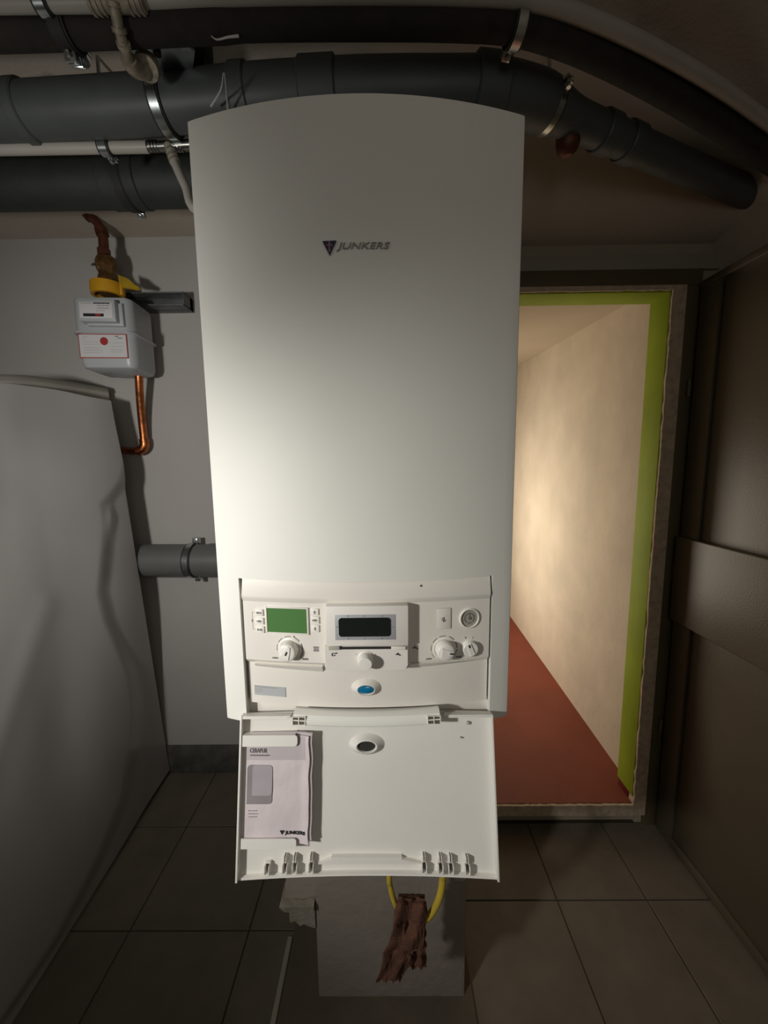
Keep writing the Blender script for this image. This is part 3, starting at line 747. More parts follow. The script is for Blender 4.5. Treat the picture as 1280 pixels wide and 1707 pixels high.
# holder lips for the booklet
bm = bmesh.new()
def rrect(x0, z0, x1, z1, r_, corners=(1, 1, 1, 1)):
    out = []
    for i, (cx, cz, a0, sx, sz) in enumerate(((x1, z1, 0, -1, -1), (x0, z1, 90, 1, -1), (x0, z0, 180, 1, 1), (x1, z0, 270, -1, 1))):
        if corners[i]: out += circ(cx+sx*r_, cz+sz*r_, r_, n=5, a0=a0, a1=a0+90)
        else: out.append((cx, cz))
    return out
p, q = fl(409, 1238), fl(499, 1219)
prism(bm, rrect(p[0], p[1], q[0], q[1], 0.005, (1, 0, 0, 1)), -0.013, -0.0112, FM)
box(bm, p[0], q[0]-0.004, -0.012, 0.006, q[1]-0.0016, q[1], Mx=FM)
link('booklet_holder', bm, M['flap'], flap)
bm = bmesh.new(); p, q = fl(403, 1405), fl(497, 1388)
prism(bm, rrect(p[0]+0.003, p[1], q[0], q[1], 0.004, (1, 0, 0, 0)), -0.013, -0.0112, FM)
box(bm, p[0]+0.003, q[0]-0.003, -0.012, 0.006, p[1], p[1]+0.0016, Mx=FM)
link('booklet_holder', bm, M['flap'], flap)

# ---- booklet in the holder
p, q = fl(409, 1402), fl(520, 1222)
BW0, BW1, BZ0, BZ1 = p[0]+0.001, q[0]-0.002, p[1]+0.002, q[1]
bk = empty('instruction_booklet', FM @ Vector(((BW0+BW1)/2, -0.005, BZ0)))
tag(bk, 'crumpled pinkish white instruction booklet tucked into the open boiler flap', 'booklet')
def bookf(x, z, off=0.0):
    u = (x-BW0)/(BW1-BW0)
    return -0.0085+off+0.0012*noise.noise(Vector((x*30, z*22, 3)))+0.0022*sm((u-0.75)/0.25)*noise.noise(Vector((z*35, 1.2, 0)))-0.003*sm((u-0.86)/0.14)
def bgrid(x0, x1, z0, z1, off, nu, nv, th, wavy=0.0):
    bm = bmesh.new()
    def f(u, v):
        x = x0+(x1-x0)*u; z = z0+(z1-z0)*v
        if wavy: x += wavy*sm((u-0.8)/0.2)*noise.noise(Vector((z*40, 0, 5)))
        return Vector((x, bookf(x, z, off), z))
    grid(bm, f, nu, nv, thick=(0, th, 0)); bm.transform(FM); return bm
link('cover_page', bgrid(BW0, BW1, BZ0, BZ1, 0, 24, 40, 0.0015, 0.0022), M['paper'], bk)
pg = link('inner_pages', bgrid(BW0+0.004, BW1+0.0045, BZ0+0.004, BZ1+0.004, 0.003, 16, 20, 0.003, 0.002), M['paperband'], bk)
link('title_band', bgrid(BW0+0.0005, BW1-0.006, fl(450, 1262)[1], BZ1-0.001, -0.0002, 16, 8, 0.0006), M['paperband'], bk)
x0, z1 = fl(416, 1270); x1, z0 = fl(456, 1334)
def photo(x0, x1, z0, z1, off, mt, name):
    bm = bmesh.new(); pts = rrect(x0, z0, x1, z1, 0.005, (1, 1, 0, 1))
    prism(bm, pts, bookf((x0+x1)/2, (z0+z1)/2)-off, bookf((x0+x1)/2, (z0+z1)/2)+0.002, FM); link(name, bm, mt, bk)
photo(x0, x1, z0, z1, 0.0010, M['papergrey'], 'cover_picture')
photo(x0+0.008, x1, z0+0.012, z1, 0.0014, M['papergrey2'], 'cover_picture')
def btext(s, px, py, w_, h_, mt, bold=0.02):
    x, z = fl(px, py); b_ = text_bm(s, w_, h_, 0.0004, Matrix.Translation((x, 0, z)), bold=bold)
    for v in b_.verts: v.co.y += bookf(v.co.x, v.co.z)-0.0007
    b_.transform(FM); link('printed_line', b_, mt, bk)
ppm = abs(fl(500, 1300)[0]-fl(400, 1300)[0])/100
btext('CERAPUR', 434, 1246, 29*ppm, 7*ppm, M['print'])
bm = bmesh.new()
def lines(x0p, x1p, yp, h, mt=None):
    xx, z = fl(x0p, yp); xe = fl(x1p, yp)[0]
    while xx < xe:
        ww = random.uniform(0.0012, 0.0032); y = bookf(xx, z); box(bm, xx, min(xx+ww, xe), y-0.0009, y+0.0004, z-h, z+h*random.uniform(0.5, 1), Mx=FM); xx += ww+0.0005
lines(420, 452, 1254, 0.0009)
link('printed_line', bm, M['print'], bk)
bm = bmesh.new()
for y, x1p in ((1345, 431), (1350, 432), (1355, 431)): lines(417, x1p, y, 0.0006)
link('printed_line', bm, M['print2'], bk)
btext('JUNKERS', 494, 1382, 33*ppm, 6.5*ppm, M['black'], 0.04)
bm = bmesh.new(); x, z = fl(472, 1381); y = bookf(x, z)-0.0008; box(bm, x-0.0025, x+0.0035, y-0.0003, y+0.001, z+0.0012, z+0.0026, Mx=FM); prism(bm, [(x-0.0018, z+0.0012), (x+0.003, z+0.0012), (x+0.0006, z-0.003)], y-0.0003, y+0.001, FM)
link('printed_emblem', bm, M['black'], bk)

# ================================================================== PIPES OVERHEAD
ZP = 2.18
def to_wall(L):
    """carry a run on to the left wall"""
    d = L[0]-L[1]; return [L[0]+d*((XW+0.005-L[0].x)/d.x)] + L
def pz(pts, Z=ZP, n=6):
    L = smooth_path([at(x, y, Z=Z) for x, y in pts], n)
    return to_wall(L) if pts[0][0] < 0 else L
def ringclamp(bm, c, tdir, r, wd, th=0.0022, n=40, mi=0):
    """flat band around a pipe"""
    t = Vector(tdir).normalized()
    q = t.to_track_quat('Y', 'Z').to_matrix().to_4x4()
    lathe(bm, [(r, -wd/2), (r+th, -wd/2), (r+th, wd/2), (r, wd/2), (r, -wd/2)], Matrix.Translation(c) @ q, n=n, mi=mi)
def clamp(px, py, Z, r, tdir, wd, label, hang=True, rubber=True, earang=None, group=None, c=None, band='zinc'):
    c = at(px, py, Z=Z) if c is None else Vector(c)
    e = empty('pipe_clamp', c); tag(e, label, 'pipe clamp', 'clamps on the overhead pipes')
    bm = bmesh.new(); ringclamp(bm, c, tdir, r+0.003, wd); link('steel_band', bm, M[band], e)
    if rubber:
        bm = bmesh.new(); ringclamp(bm, c, tdir, r-0.0005, wd+0.008, 0.0035); link('rubber_liner', bm, M['rubber'], e)
    # ears with screws on both flanks
    t = Vector(tdir).normalized(); side = t.cross(Vector((0, 0, 1))).normalized()
    if earang is None: earang = (0, 180)
    for a in earang:
        d = (side*math.cos(R(a))+Vector((0, 0, 1))*math.sin(R(a))).normalized()
        k = c+d*(r+0.010)
        up_ = t.cross(d).normalized()
        bm = bmesh.new()
        q = Matrix((t, d, up_)).transposed().to_4x4()
        box(bm, -wd/2, wd/2, -0.008, 0.008, -0.006, -0.002, 0.0005, Matrix.Translation(k) @ q); box(bm, -wd/2, wd/2, -0.008, 0.008, 0.002, 0.006, 0.0005, Matrix.Translation(k) @ q)
        link('ear', bm, M['zinc'], e)
        bm = bmesh.new(); q2 = up_.to_track_quat('Y', 'Z').to_matrix().to_4x4()
        lathe(bm, [(0, -0.014), (0.0045, -0.013), (0.0052, -0.009), (0.003, -0.008), (0.003, 0.008), (0.005, 0.009), (0.005, 0.012), (0, 0.012)], Matrix.Translation(k) @ q2, n=14)
        link('screw', bm, M['zinc'], e)
    if hang:
        bm = bmesh.new(); tube(bm, [c+Vector((0, 0, r+0.004)), Vector((c.x, c.y, ZC-0.001))], 0.004, n=10)
        lathe(bm, [(0, 0), (0.009, 0), (0.009, 0.010), (0, 0.010)], Matrix.Translation(c+Vector((0, 0, r+0.003))) @ Matrix.Rotation(R(90), 4, 'X'), n=6)
        link('threaded_rod', bm, M['zinc'], e)
    return e

# front dark insulated pipe
bm = bmesh.new()
P1 = pz([(-150, 54), (0, 52), (200, 45), (400, 36), (600, 34), (760, 36), (860, 44), (960, 76), (1080, 135), (1200, 207), (1300, 275)])
r1 = 0.0245
tube(bm, P1, lambda t: r1*(1.08 if t < 0.30 else 1.0)*(1+0.12*sm((t-0.7)/0.3)), n=24)
p1 = link('insulated_pipe', bm, M['foam'], None); tag(p1, 'dark foam-covered pipe nearest the camera, bending to the right corner', 'pipe')
# pale pipe running above/in front of it
bm = bmesh.new()
PWt = [(-150, 6), (0, 2), (60, 1), (186, 0)]
def shift(L, dy): return [(a, b+dy) for a, b in L]
W1 = pz([(-150, 8), (0, 6), (90, 5), (170, 4)])
tube(bm, W1, 0.0125, n=20); wp1 = link('water_pipe', bm, M['whitepipe']); tag(wp1, 'short pale water pipe at the top left edge, before the fitting', 'pipe')
bm = bmesh.new()
W2 = pz([(222, 2), (400, -6), (600, -9), (760, -7), (880, 1), (980, 31), (1090, 82), (1200, 146), (1290, 212)], Z=2.19)
tube(bm, W2, 0.0135, n=20); wp2 = link('water_pipe', bm, M['whitepipe']); tag(wp2, 'long pale pipe curving alongside the dark foam pipe to the right', 'pipe')
# dusty tee and its branch to the wall plate
te = empty('pipe_tee', at(196, 4, Z=2.18)); tag(te, 'dusty press tee fitting with a branch pipe dropping back to a plate', 'pipe fitting')
bm = bmesh.new()
A = [at(x, y, Z=2.18) for x, y in ((150, 4), (190, 3), (240, 2))]
tube(bm, A, 0.0142, n=18)
for t in (0.05, 0.15, 0.25, 0.75, 0.85, 0.95):
    c = A[0].lerp(A[2], t); ringclamp(bm, c, A[2]-A[0], 0.0142, 0.004, 0.0022, n=24)
link('press_sleeve', bm, M['dustymetal'], te)
bm = bmesh.new()
Bp = smooth_path([at(190, 8, Z=2.17), at(199, 50, Z=2.15), at(208, 80, Z=2.14), at(218, 105, Z=2.14)], 5)
tube(bm, Bp, 0.0085, n=16)
for t in (0.05, 0.35, 0.62): 
    i = int(t*(len(Bp)-1)); ringclamp(bm, Bp[i], Bp[i+1]-Bp[i], 0.0083, 0.006, 0.003, n=20)
link('branch_pipe', bm, M['dustymetal'], te)
bm = bmesh.new(); tube(bm, smooth_path([at(214, 98, Z=2.14), at(222, 112, Z=2.14), at(240, 118, Z=2.15), at(258, 112, Z=2.17)], 5), 0.0135, n=16)
lathe(bm, [(0, -0.01), (0.02, -0.01), (0.022, 0.0), (0.018, 0.012), (0, 0.012)], Matrix.Translation(at(246, 110, Z=2.16)) @ Matrix.Rotation(R(60), 4, 'X'), n=24)
link('elbow', bm, M['dustymetal'], te)
bm = bmesh.new(); c = at(262, 92, Z=2.2)
prism(bm, [(-0.06, -0.03), (0.05, -0.035), (0.075, 0.005), (0.03, 0.045), (-0.05, 0.03)], 0, 0.004, Matrix.Translation(c) @ Matrix.Rotation(R(90), 4, 'X'))
pl = link('fixing_plate', bm, M['zinc'], te)
bm = bmesh.new(); lathe(bm, [(0, 0), (0.007, 0), (0.007, 0.003), (0, 0.003)], Matrix.Translation(at(262, 88, Z=2.198)) @ Matrix.Rotation(R(-90), 4, 'X'), n=16); link('plate_hole', bm, M['dark'], te)
# hanging bracket rail behind the front pipe
bm = bmesh.new(); c = at(330, 95, Z=2.25); box(bm, -0.022, 0.022, -0.07, 0.05, -0.03, 0.059, 0.002, Matrix.Translation(c) @ Matrix.Rotation(R(12), 4, 'Z'))
tag(link('ceiling_bracket', bm, M['rubber']), 'black square bracket on the ceiling behind the dark foam pipe', 'bracket')

# grey drain pipe behind, running over the boiler and away to the right
dp = empty('drain_pipe', at(600, 150, Z=ZP)); tag(dp, 'thick grey drain pipe passing over the boiler to the right corner', 'pipe')
bm = bmesh.new()
P2 = pz([(-150, 194), (0, 190), (150, 182), (300, 172), (450, 160), (600, 152), (740, 150), (820, 152), (890, 168), (960, 200), (1050, 239), (1150, 282), (1260, 328)])
r2 = 0.050
tube(bm, P2, lambda t: r2*(1-0.28*sm((t-0.68)/0.08)), n=32); link('pipe_run', bm, M['greypipe'], dp)
def collar(pts, f0, f1, r_, mt, par, name='socket'):
    i0, i1 = int(f0*(len(pts)-1)), int(f1*(len(pts)-1)); i1 = max(i1, i0+1)
    bm = bmesh.new(); seg = pts[i0:i1+1]
    P = [seg[0]] + seg + [seg[-1]]; rad = [r_*0.93] + [r_]*len(seg) + [r_*0.93]
    P[0] = seg[0]-(seg[1]-seg[0]).normalized()*0.004; P[-1] = seg[-1]+(seg[-1]-seg[-2]).normalized()*0.004
    tube(bm, P, rad, n=32); return link(name, bm, mt, par)
def seg_at(pts, pxa, pxb):
    xs = [pj(p)[0] for p in pts]
    ia = min(range(len(xs)), key=lambda i: abs(xs[i]-pxa)); ib = min(range(len(xs)), key=lambda i: abs(xs[i]-pxb))
    return ia, ib
def collar_px(pts, pxa, pxb, r_, mt, par, name='socket'):
    def lerp_at(px):
        xs = [pj(p)[0] for p in pts]
        for i in range(len(xs)-1):
            if xs[i] <= px <= xs[i+1]:
                return pts[i].lerp(pts[i+1], (px-xs[i])/(xs[i+1]-xs[i]))
    a, b = lerp_at(pxa), lerp_at(pxb); d = (b-a).normalized()
    bm = bmesh.new(); tube(bm, [a-d*0.003, a, b, b+d*0.003], [r_*0.94, r_, r_, r_*0.94], n=32); return link(name, bm, mt, par)
collar_px(P2, 38, 52, r2+0.005, M['greypipe'], dp, 'seal_ring')
collar_px(P2, 395, 418, r2+0.004, M['greypipe'], dp)
collar_px(P2, 505, 560, r2+0.005, M['greypipe'], dp)
collar_px(P2, 790, 835, r2+0.008, M['greypipe'], dp)
# narrower ribbed elbow part after the clamp, and capped branch
collar_px(P2, 1000, 1018, 0.041, M['greypipe'], dp, 'rib'); collar_px(P2, 1040, 1058, 0.041, M['greypipe'], dp, 'rib')
bm = bmesh.new(); c = at(948, 205, Z=ZP); e_ = at(946, 246, Z=ZP-0.045)
tube(bm, [c, c.lerp(e_, 0.9), c.lerp(e_, 1.15), c.lerp(e_, 1.35)], [0.026, 0.026, 0.022, 0.010], n=24); link('capped_branch', bm, M['oldcopper'], dp)['label'] = 'short brown capped branch'

# lower white pipe with tee
bm = bmesh.new(); W3 = [at(x, y, Z=2.13) for x, y in ((-150, 251), (0, 249), (120, 247), (247, 245))]; W3 = to_wall(W3)
tube(bm, W3, 0.0118, n=20); wp3 = link('water_pipe', bm, M['whitepipe']); tag(wp3, 'white water pipe below the grey drain pipe, left of the boiler', 'pipe')
te2 = empty('pipe_tee', at(282, 243, Z=2.13)); tag(te2, 'small ribbed metal tee joining the white pipe beside the boiler top', 'pipe fitting')
bm = bmesh.new(); A0, A1 = at(244, 245, Z=2.13), at(330, 240, Z=2.13)
tube(bm, [A0, A1], 0.0092, n=18)
for px in (252, 257, 262, 293, 298, 303):
    c = at(px, 243.5, Z=2.13); ringclamp(bm, c, A1-A0, 0.009, 0.0035, 0.0022, n=20)
link('press_sleeve', bm, M['chrome'], te2)
bm = bmesh.new(); Bq = smooth_path([at(282, 243, Z=2.13), at(288, 262, Z=2.10), at(296, 282, Z=2.07), at(310, 312, Z=2.02), at(330, 352, Z=1.95), Vector((-0.24, 0.80, 1.88)), Vector((-0.20, 0.80, 1.864))], 5)
tube(bm, Bq, 0.0095, n=18)
link('branch_pipe', bm, M['whitepipe'], te2)
bm = bmesh.new()
for i in (1, 3, 5, 7): ringclamp(bm, Bq[i], Bq[i+1]-Bq[i], 0.0095, 0.004, 0.002, n=20)
link('rib', bm, M['dustymetal'], te2)
# wide charcoal drain pipe near the back wall
dp3 = empty('drain_pipe', at(150, 308, Z=ZP)); tag(dp3, 'wide charcoal drain pipe along the wall above the gas meter', 'pipe')
bm = bmesh.new(); P3 = [at(x, y, Z=ZP) for x, y in ((-150, 311), (0, 309), (160, 306), (315, 303), (420, 300))]; P3 = to_wall(P3); P3[-1] = P3[-2]+(P3[-1]-P3[-2])*((-0.271-P3[-2].x)/(P3[-1].x-P3[-2].x))
tube(bm, P3, 0.0585, n=32); link('pipe_run', bm, M['foamgreen'], dp3)
collar_px(P3, 183, 240, 0.062, M['foamgreen'], dp3)

# clamps
d1 = (P1[9]-P1[3])
clamp(0, 0, 0, r1*1.08+0.002, d1, 0.020, 'pipe clamp with bright screws at the left end of the dark foam pipe', c=at(110, 48, Z=ZP), earang=(182, 212, 236, 258), band='rubber')
i, _ = seg_at(P1, 860, 861); clamp(0, 0, 0, r1+0.002, P1[i+1]-P1[i-1], 0.016, 'pipe clamp where the dark foam pipe starts to bend', c=P1[i], earang=(160, 200))
clamp(0, 0, 0, 0.0125, W1[7]-W1[3], 0.016, 'pipe clamp around the pale pipe at the top left edge', c=at(72, 5, Z=2.18), earang=(200,))
i, _ = seg_at(P2, 278, 279); clamp(0, 0, 0, r2+0.001, P2[i+1]-P2[i-1], 0.019, 'wide steel clamp on the grey drain pipe left of the boiler top', c=at(276, 174, Z=ZP), earang=(10,))
i, _ = seg_at(P2, 908, 909); clamp(0, 0, 0, 0.044, P2[i+1]-P2[i-1], 0.014, 'steel clamp on the grey drain pipe right of the boiler top', c=P2[i], earang=(5,))
clamp(0, 0, 0, 0.0120, Vector((1, 0, 0)), 0.018, 'small clamp around the lower white pipe left of the boiler', c=at(176, 246, Z=2.13), earang=(195,))
clamp(0, 0, 0, 0.0600, Vector((1, 0, 0)), 0.020, 'clamp under the wide charcoal drain pipe above the gas meter', c=at(215, 305, Z=ZP), earang=(228,), band='rubber')
# cobweb shreds on the drain pipe
bm = bmesh.new()
for L in (((372, 122), (368, 150), (352, 177)), ((374, 122), (378, 160), (380, 186)), ((352, 60), (362, 66), (380, 62), (398, 60))):
    tube(bm, smooth_path([at(x, y, Z=2.125 if y > 100 else 2.15) for x, y in L], 4), lambda t: 0.0008+0.0014*t, n=8)
tag(link('cobweb', bm, M['web']), 'wisps of grey cobweb hanging on the drain pipe left of the boiler top', 'cobweb')

# ================================================================== METER WALL
YMF = 1.43
meter = empty('gas_meter', at(175, 618, Y=1.52)); tag(meter, 'light grey domestic gas meter on the wall left of the boiler', 'gas meter')
MT = T(*at(175, 560, Y=YMF), R(4))
def ml(px, py): return hit(px, py, MT)
def shell(bm, z0, z1, x0, x1, y0, y1, r_, tz0=0.0, tz1=0.0):
    """rounded box lofted from rounded rectangles, corners r_, domed ends"""
    def rr(ins):
        out = []
        for cx, cy, a0 in ((x1-r_, y1-r_, 0), (x0+r_, y1-r_, 90), (x0+r_, y0+r_, 180), (x1-r_, y0+r_, 270)):
            out += [(cx+(r_-ins)*math.cos(R(a0+90*k/6)), cy+(r_-ins)*math.sin(R(a0+90*k/6))) for k in range(7)]
        return out
    lv = [(z0, tz0), (z0+tz0*0.3, tz0*0.3), (z0+tz0, 0), (z1-tz1, 0), (z1-tz1*0.3, tz1*0.3), (z1, tz1)]
    rings = [[bm.verts.new((x, y, z)) for x, y in rr(min(ins, r_*0.9))] for z, ins in lv]
    for A, B in zip(rings, rings[1:]):
        n_ = len(A)
        for k in range(n_): bm.faces.new((A[k], A[(k+1) % n_], B[(k+1) % n_], B[k]))
    bm.faces.new(rings[0][::-1]); bm.faces.new(rings[-1])
xL, xR = ml(122, 560)[0], ml(222, 560)[0]
zT, zS, zBm = ml(175, 493)[1], ml(175, 554)[1], ml(175, 613)[1]
bm = bmesh.new(); shell(bm, zS, zT, xL, xR-0.003, 0, 0.165, 0.030, 0, 0.014); bm.transform(MT); link('upper_housing', bm, M['meter'], meter, smooth=40)
bm = bmesh.new(); shell(bm, zBm-0.004, zS, xL+0.008, xR-0.002, 0.0, 0.165, 0.030, 0.022, 0); bm.transform(MT); link('lower_housing', bm, M['meter'], meter, smooth=40)
bm = bmesh.new(); shell(bm, zS-0.003, zS+0.003, xL-0.007, xR+0.006, -0.007, 0.172, 0.033, 0.001, 0.001); bm.transform(MT); link('seam_flange', bm, M['meter'], meter, smooth=40)
# counter box with plate
MC = MT @ Matrix.Translation((0, -0.034, 0))
def ql(px, py): return hit(px, py, MC)
p, q = ql(131, 535), ql(190, 500)
bm = bmesh.new(); box(bm, p[0], q[0], -0.034, 0.004, p[1], q[1]+0.001, 0.003, MT); box(bm, p[0]+0.012, q[0]+0.012, -0.012, 0.004, p[1]-0.008, q[1]-0.002, 0.003, MT)
cb = link('counter_box', bm, M['meter'], meter)
MC = MT @ Matrix.Translation((0, -0.034, 0))
def ql(px, py): return hit(px, py, MC)
p, q = ql(134, 530), ql(186, 504)
bm = bmesh.new(); box(bm, p[0], q[0], -0.0012, 0.001, p[1], q[1], 0.0003, MC); link('counter_plate', bm, M['meterlabel'], cb)
bm = bmesh.new(); a_, b_ = ql(139.5, 527.5), ql(173, 523); box(bm, a_[0], b_[0], -0.0022, 0.001, a_[1], b_[1], Mx=MC)
def tiny(bm, f, x0p, x1p, yp, hpx, Mx, out):
    a, z = f(x0p, yp); b, _ = f(x1p, yp); h_ = abs(f(x0p, yp+hpx)[1]-z)/2
    while a < b:
        ww = random.uniform(0.002, 0.006); box(bm, a, min(a+ww, b), -out, 0, z-h_, z+h_, Mx=Mx); a += ww+0.0008
tiny(bm, ql, 156, 183, 505.5, 2.0, MC, 0.0020)
link('counter_digits', bm, M['black'], cb)
bm = bmesh.new()
tiny(bm, ql, 135, 154, 505.5, 1.2, MC, 0.0018); tiny(bm, ql, 162, 183, 509.5, 1.6, MC, 0.0018); tiny(bm, ql, 162, 182, 514, 1.6, MC, 0.0018); tiny(bm, ql, 161, 175, 518, 1.0, MC, 0.0018)
link('plate_print', bm, M['print2'], cb)
bm = bmesh.new(); a_, b_ = ql(160, 527), ql(168, 523.4); box(bm, a_[0], b_[0], -0.0028, 0.001, a_[1], b_[1], Mx=MC); link('red_digits', bm, M['redprint'], cb)
# seal at the side
bm = bmesh.new(); p = ml(198, 521); box(bm, p[0]-0.006, p[0]+0.004, -0.012, 0.0, p[1]-0.006, p[1]+0.006, 0.001, MT); link('seal', bm, M['meterlabel'], meter)
bm = bmesh.new(); p = ml(200, 514); box(bm, p[0]-0.003, p[0]+0.004, -0.008, 0.0, p[1]-0.010, p[1]+0.012, 0.001, MT); link('seal_wire', bm, M['dark'], meter)
# big label with red border and round stamp
p, q = ml(134, 597), ml(211, 557)
ML = MT @ Matrix.Translation((0, -0.0005, 0))
bm = bmesh.new(); box(bm, p[0], q[0], -0.0008, 0.001, p[1], q[1], Mx=ML); lb = link('notice_label', bm, M['redprint'], meter); lb['label'] = 'white notice with red border'
bm = bmesh.new(); g_ = 0.0030; box(bm, p[0]+g_, q[0]-g_, -0.0012, 0.0, p[1]+g_, q[1]-g_, Mx=ML); link('label_field', bm, M['meterlabel'], lb)
x, z = ml(174, 569); bm = bmesh.new(); lathe(bm, [(0, -0.0018), (0.0135, -0.0018), (0.0135, 0)], ML @ Matrix.Translation((x, 0, z)), n=28); link('red_stamp', bm, M['redprint'], lb)
bm = bmesh.new()
for (x0, x1, y, h) in ((139, 146, 562, 1.0), (139, 165, 570, 0.6), (139, 170, 574, 0.6), (140, 170, 580, 1.0), (140, 172, 584, 1.0), (140, 168, 588, 0.9), (185, 206, 578, 0.8), (184, 204, 583, 1.0), (185, 205, 587, 0.9), (183, 205, 572, 0.6)): tiny(bm, ml, x0, x1, y, h, ML, 0.0016)
link('label_print', bm, mat('faint_print', (0.42, 0.42, 0.42), 0.7), lb)
bm = bmesh.new(); tiny(bm, ml, 192, 198, 561, 1.6, ML, 0.0017); link('label_heading', bm, M['print'], lb); bm = bmesh.new(); tiny(bm, ml, 197, 204, 564, 1.4, ML, 0.0017); link('label_print', bm, M['print'], lb)

# steel bracket behind the meter
bm = bmesh.new(); a_ = at(226, 484, Y=1.55); b_ = at(303, 505, Y=1.55)
MX = T((a_.x+b_.x)/2, 1.60, (a_.z+b_.z)/2)
L_ = b_.x-a_.x; Hh = a_.z-b_.z
box(bm, -L_/2-0.1, L_/2, 0.015, 0.049, -Hh/2, Hh/2, 0.001, MX)
box(bm, -L_/2-0.1, L_/2, -0.035, 0.020, Hh/2-0.004, Hh/2, 0.001, MX); box(bm, -L_/2-0.1, L_/2, -0.035, 0.020, -Hh/2, -Hh/2+0.004, 0.001, MX)
box(bm, L_/2-0.004, L_/2, -0.035, 0.04, -Hh/2, Hh/2, 0.001, MX)
tag(link('meter_bracket', bm, M['bracket']), 'grey steel channel bracket sticking out right of the gas meter', 'bracket')
# yellow ring, brass valve with lever, copper supply
YV = 1.52
bm = bmesh.new(); c = at(180, 484, Y=YV); rr_ = abs(at(205, 484, Y=YV).x-at(156, 484, Y=YV).x)/2
lathe(bm, [(rr_*0.80, -0.022), (rr_, -0.022), (rr_*1.02, 0), (rr_, 0.020), (rr_*0.80, 0.020), (rr_*0.78, 0), (rr_*0.80, -0.022)], Matrix.Translation(c) @ Matrix.Rotation(R(90), 4, 'X'), n=40)
box(bm, rr_*0.7, rr_*1.12, -0.014, 0.006, -0.021, 0.018, 0.002, Matrix.Translation(c))
tag(link('gas_tape_collar', bm, M['yellow']), 'orange-yellow seal collar on top of the gas meter', 'collar')
vl = empty('gas_valve', at(182, 478, Y=YV)); tag(vl, 'tarnished brass gas valve with yellow lever above the meter collar', 'valve')
def vp(L, Y=YV): return [at(x, y, Y=Y) for x, y in L]
bm = bmesh.new(); pts = vp([(184, 492), (182, 476), (180, 462), (179, 455), (178, 448), (176, 438), (176, 431), (174, 428)])
px = abs(at(101, 460, Y=YV).x-at(100, 460, Y=YV).x)
tube(bm, pts, [17*px, 19*px, 15*px, 13*px, 15.5*px, 16*px, 14*px, 9*px], n=8); link('valve_body', bm, M['brass'], vl)
bm = bmesh.new(); tube(bm, vp([(162, 444), (156, 440), (153, 442)], 1.49), 0.004, n=8); link('lead_seal', bm, M['zinc'], vl)
bm = bmesh.new(); a0 = at(214, 474, Y=1.50)
prism(bm, [((x-214)*px, -(y-474)*px) for x, y in ((199, 459), (204, 462), (216, 466), (224, 474), (234, 480), (230, 484), (214, 481), (205, 480), (200, 472))], -0.006, 0.006, Matrix.Translation(a0))
bmesh.ops.bevel(bm, geom=list(bm.edges), offset=0.002, segments=2, affect='EDGES')
lv = link('lever', bm, M['yellowlever'], vl); lv['label'] = 'yellow lever'
cp = empty('gas_pipe', at(172, 426, Y=YV)); tag(cp, 'tarnished copper gas pipe dropping from the ceiling pipe to the brass valve', 'pipe')
bm = bmesh.new(); Q = smooth_path([*vp([(60, 350), (132, 352)], 1.56), *vp([(150, 360), (164, 374), (171, 392), (173, 412), (174, 430)])], 6)
tube(bm, Q, 7.2*px, n=18); link('pipe_run', bm, M['oldcopper'], cp)
bm = bmesh.new()
for L in (((168, 381), (171, 392)), ((173, 416), (174, 428)), ((145, 355), (152, 362))):
    tube(bm, vp(L), 9.4*px, n=18)
link('solder_joint', bm, M['oldcopper'], cp)
bm = bmesh.new(); Q = [at(x, y, Y=1.60) for x, y in ((215, 354), (270, 352), (330, 351))]; tube(bm, Q, 0.006, n=12)
tag(link('gas_pipe', bm, M['oldcopper']), 'thin reddish copper pipe showing just under the charcoal drain pipe', 'pipe')
lp = empty('gas_pipe', at(236, 740, Y=1.58)); tag(lp, 'bright copper pipe with elbow leaving the bottom of the gas meter', 'pipe')
bm = bmesh.new(); Q = smooth_path([at(231, 606, Y=1.545), at(232, 640, Y=1.56), at(234, 670, Y=1.58), at(237, 705, Y=1.60), at(240, 732, Y=1.61)], 5)
Q2 = smooth_path([at(240, 732, Y=1.61), at(241, 742, Y=1.61), at(236, 750, Y=1.61), at(224, 752, Y=1.61), at(205, 751, Y=1.61), at(150, 750, Y=1.61)], 5)
tube(bm, Q + Q2[1:], 6.2*px*1.05, n=20); link('pipe_run', bm, M['copper'], lp)
bm = bmesh.new(); tube(bm, Q2[0:14], 7.8*px*1.05, n=20); link('elbow', bm, M['copper'], lp)
# low waste pipe with clamp
wpp = empty('waste_pipe', at(290, 962, Y=1.575)); tag(wpp, 'grey horizontal waste pipe between the leaning sheet and the boiler', 'pipe')
rw = abs(at(300, 908, Y=1.57).z-at(300, 961, Y=1.57).z)/2
bm = bmesh.new(); a_, b_ = at(222, 934, Y=1.575), at(352, 934, Y=1.575)
tube(bm, [a_, b_], rw, n=36); link('pipe_run', bm, M['lowpipe'], wpp)
bm = bmesh.new(); tube(bm, [b_-Vector((0.004, 0, 0)), Vector((-0.271, b_.y, b_.z))], rw*1.04, n=36); link('socket', bm, M['lowpipe'], wpp)
c = at(322, 934, Y=1.575); e = empty('pipe_clamp', c); tag(e, 'bright steel clamp around the low grey waste pipe', 'pipe clamp')
bm = bmesh.new(); ringclamp(bm, c, (1, 0, 0), rw+0.003, 0.022, 0.003); link('steel_band', bm, M['zinc'], e)
bm = bmesh.new(); ringclamp(bm, c, (1, 0, 0), rw-0.0005, 0.034, 0.0036); link('rubber_liner', bm, M['rubber'], e)
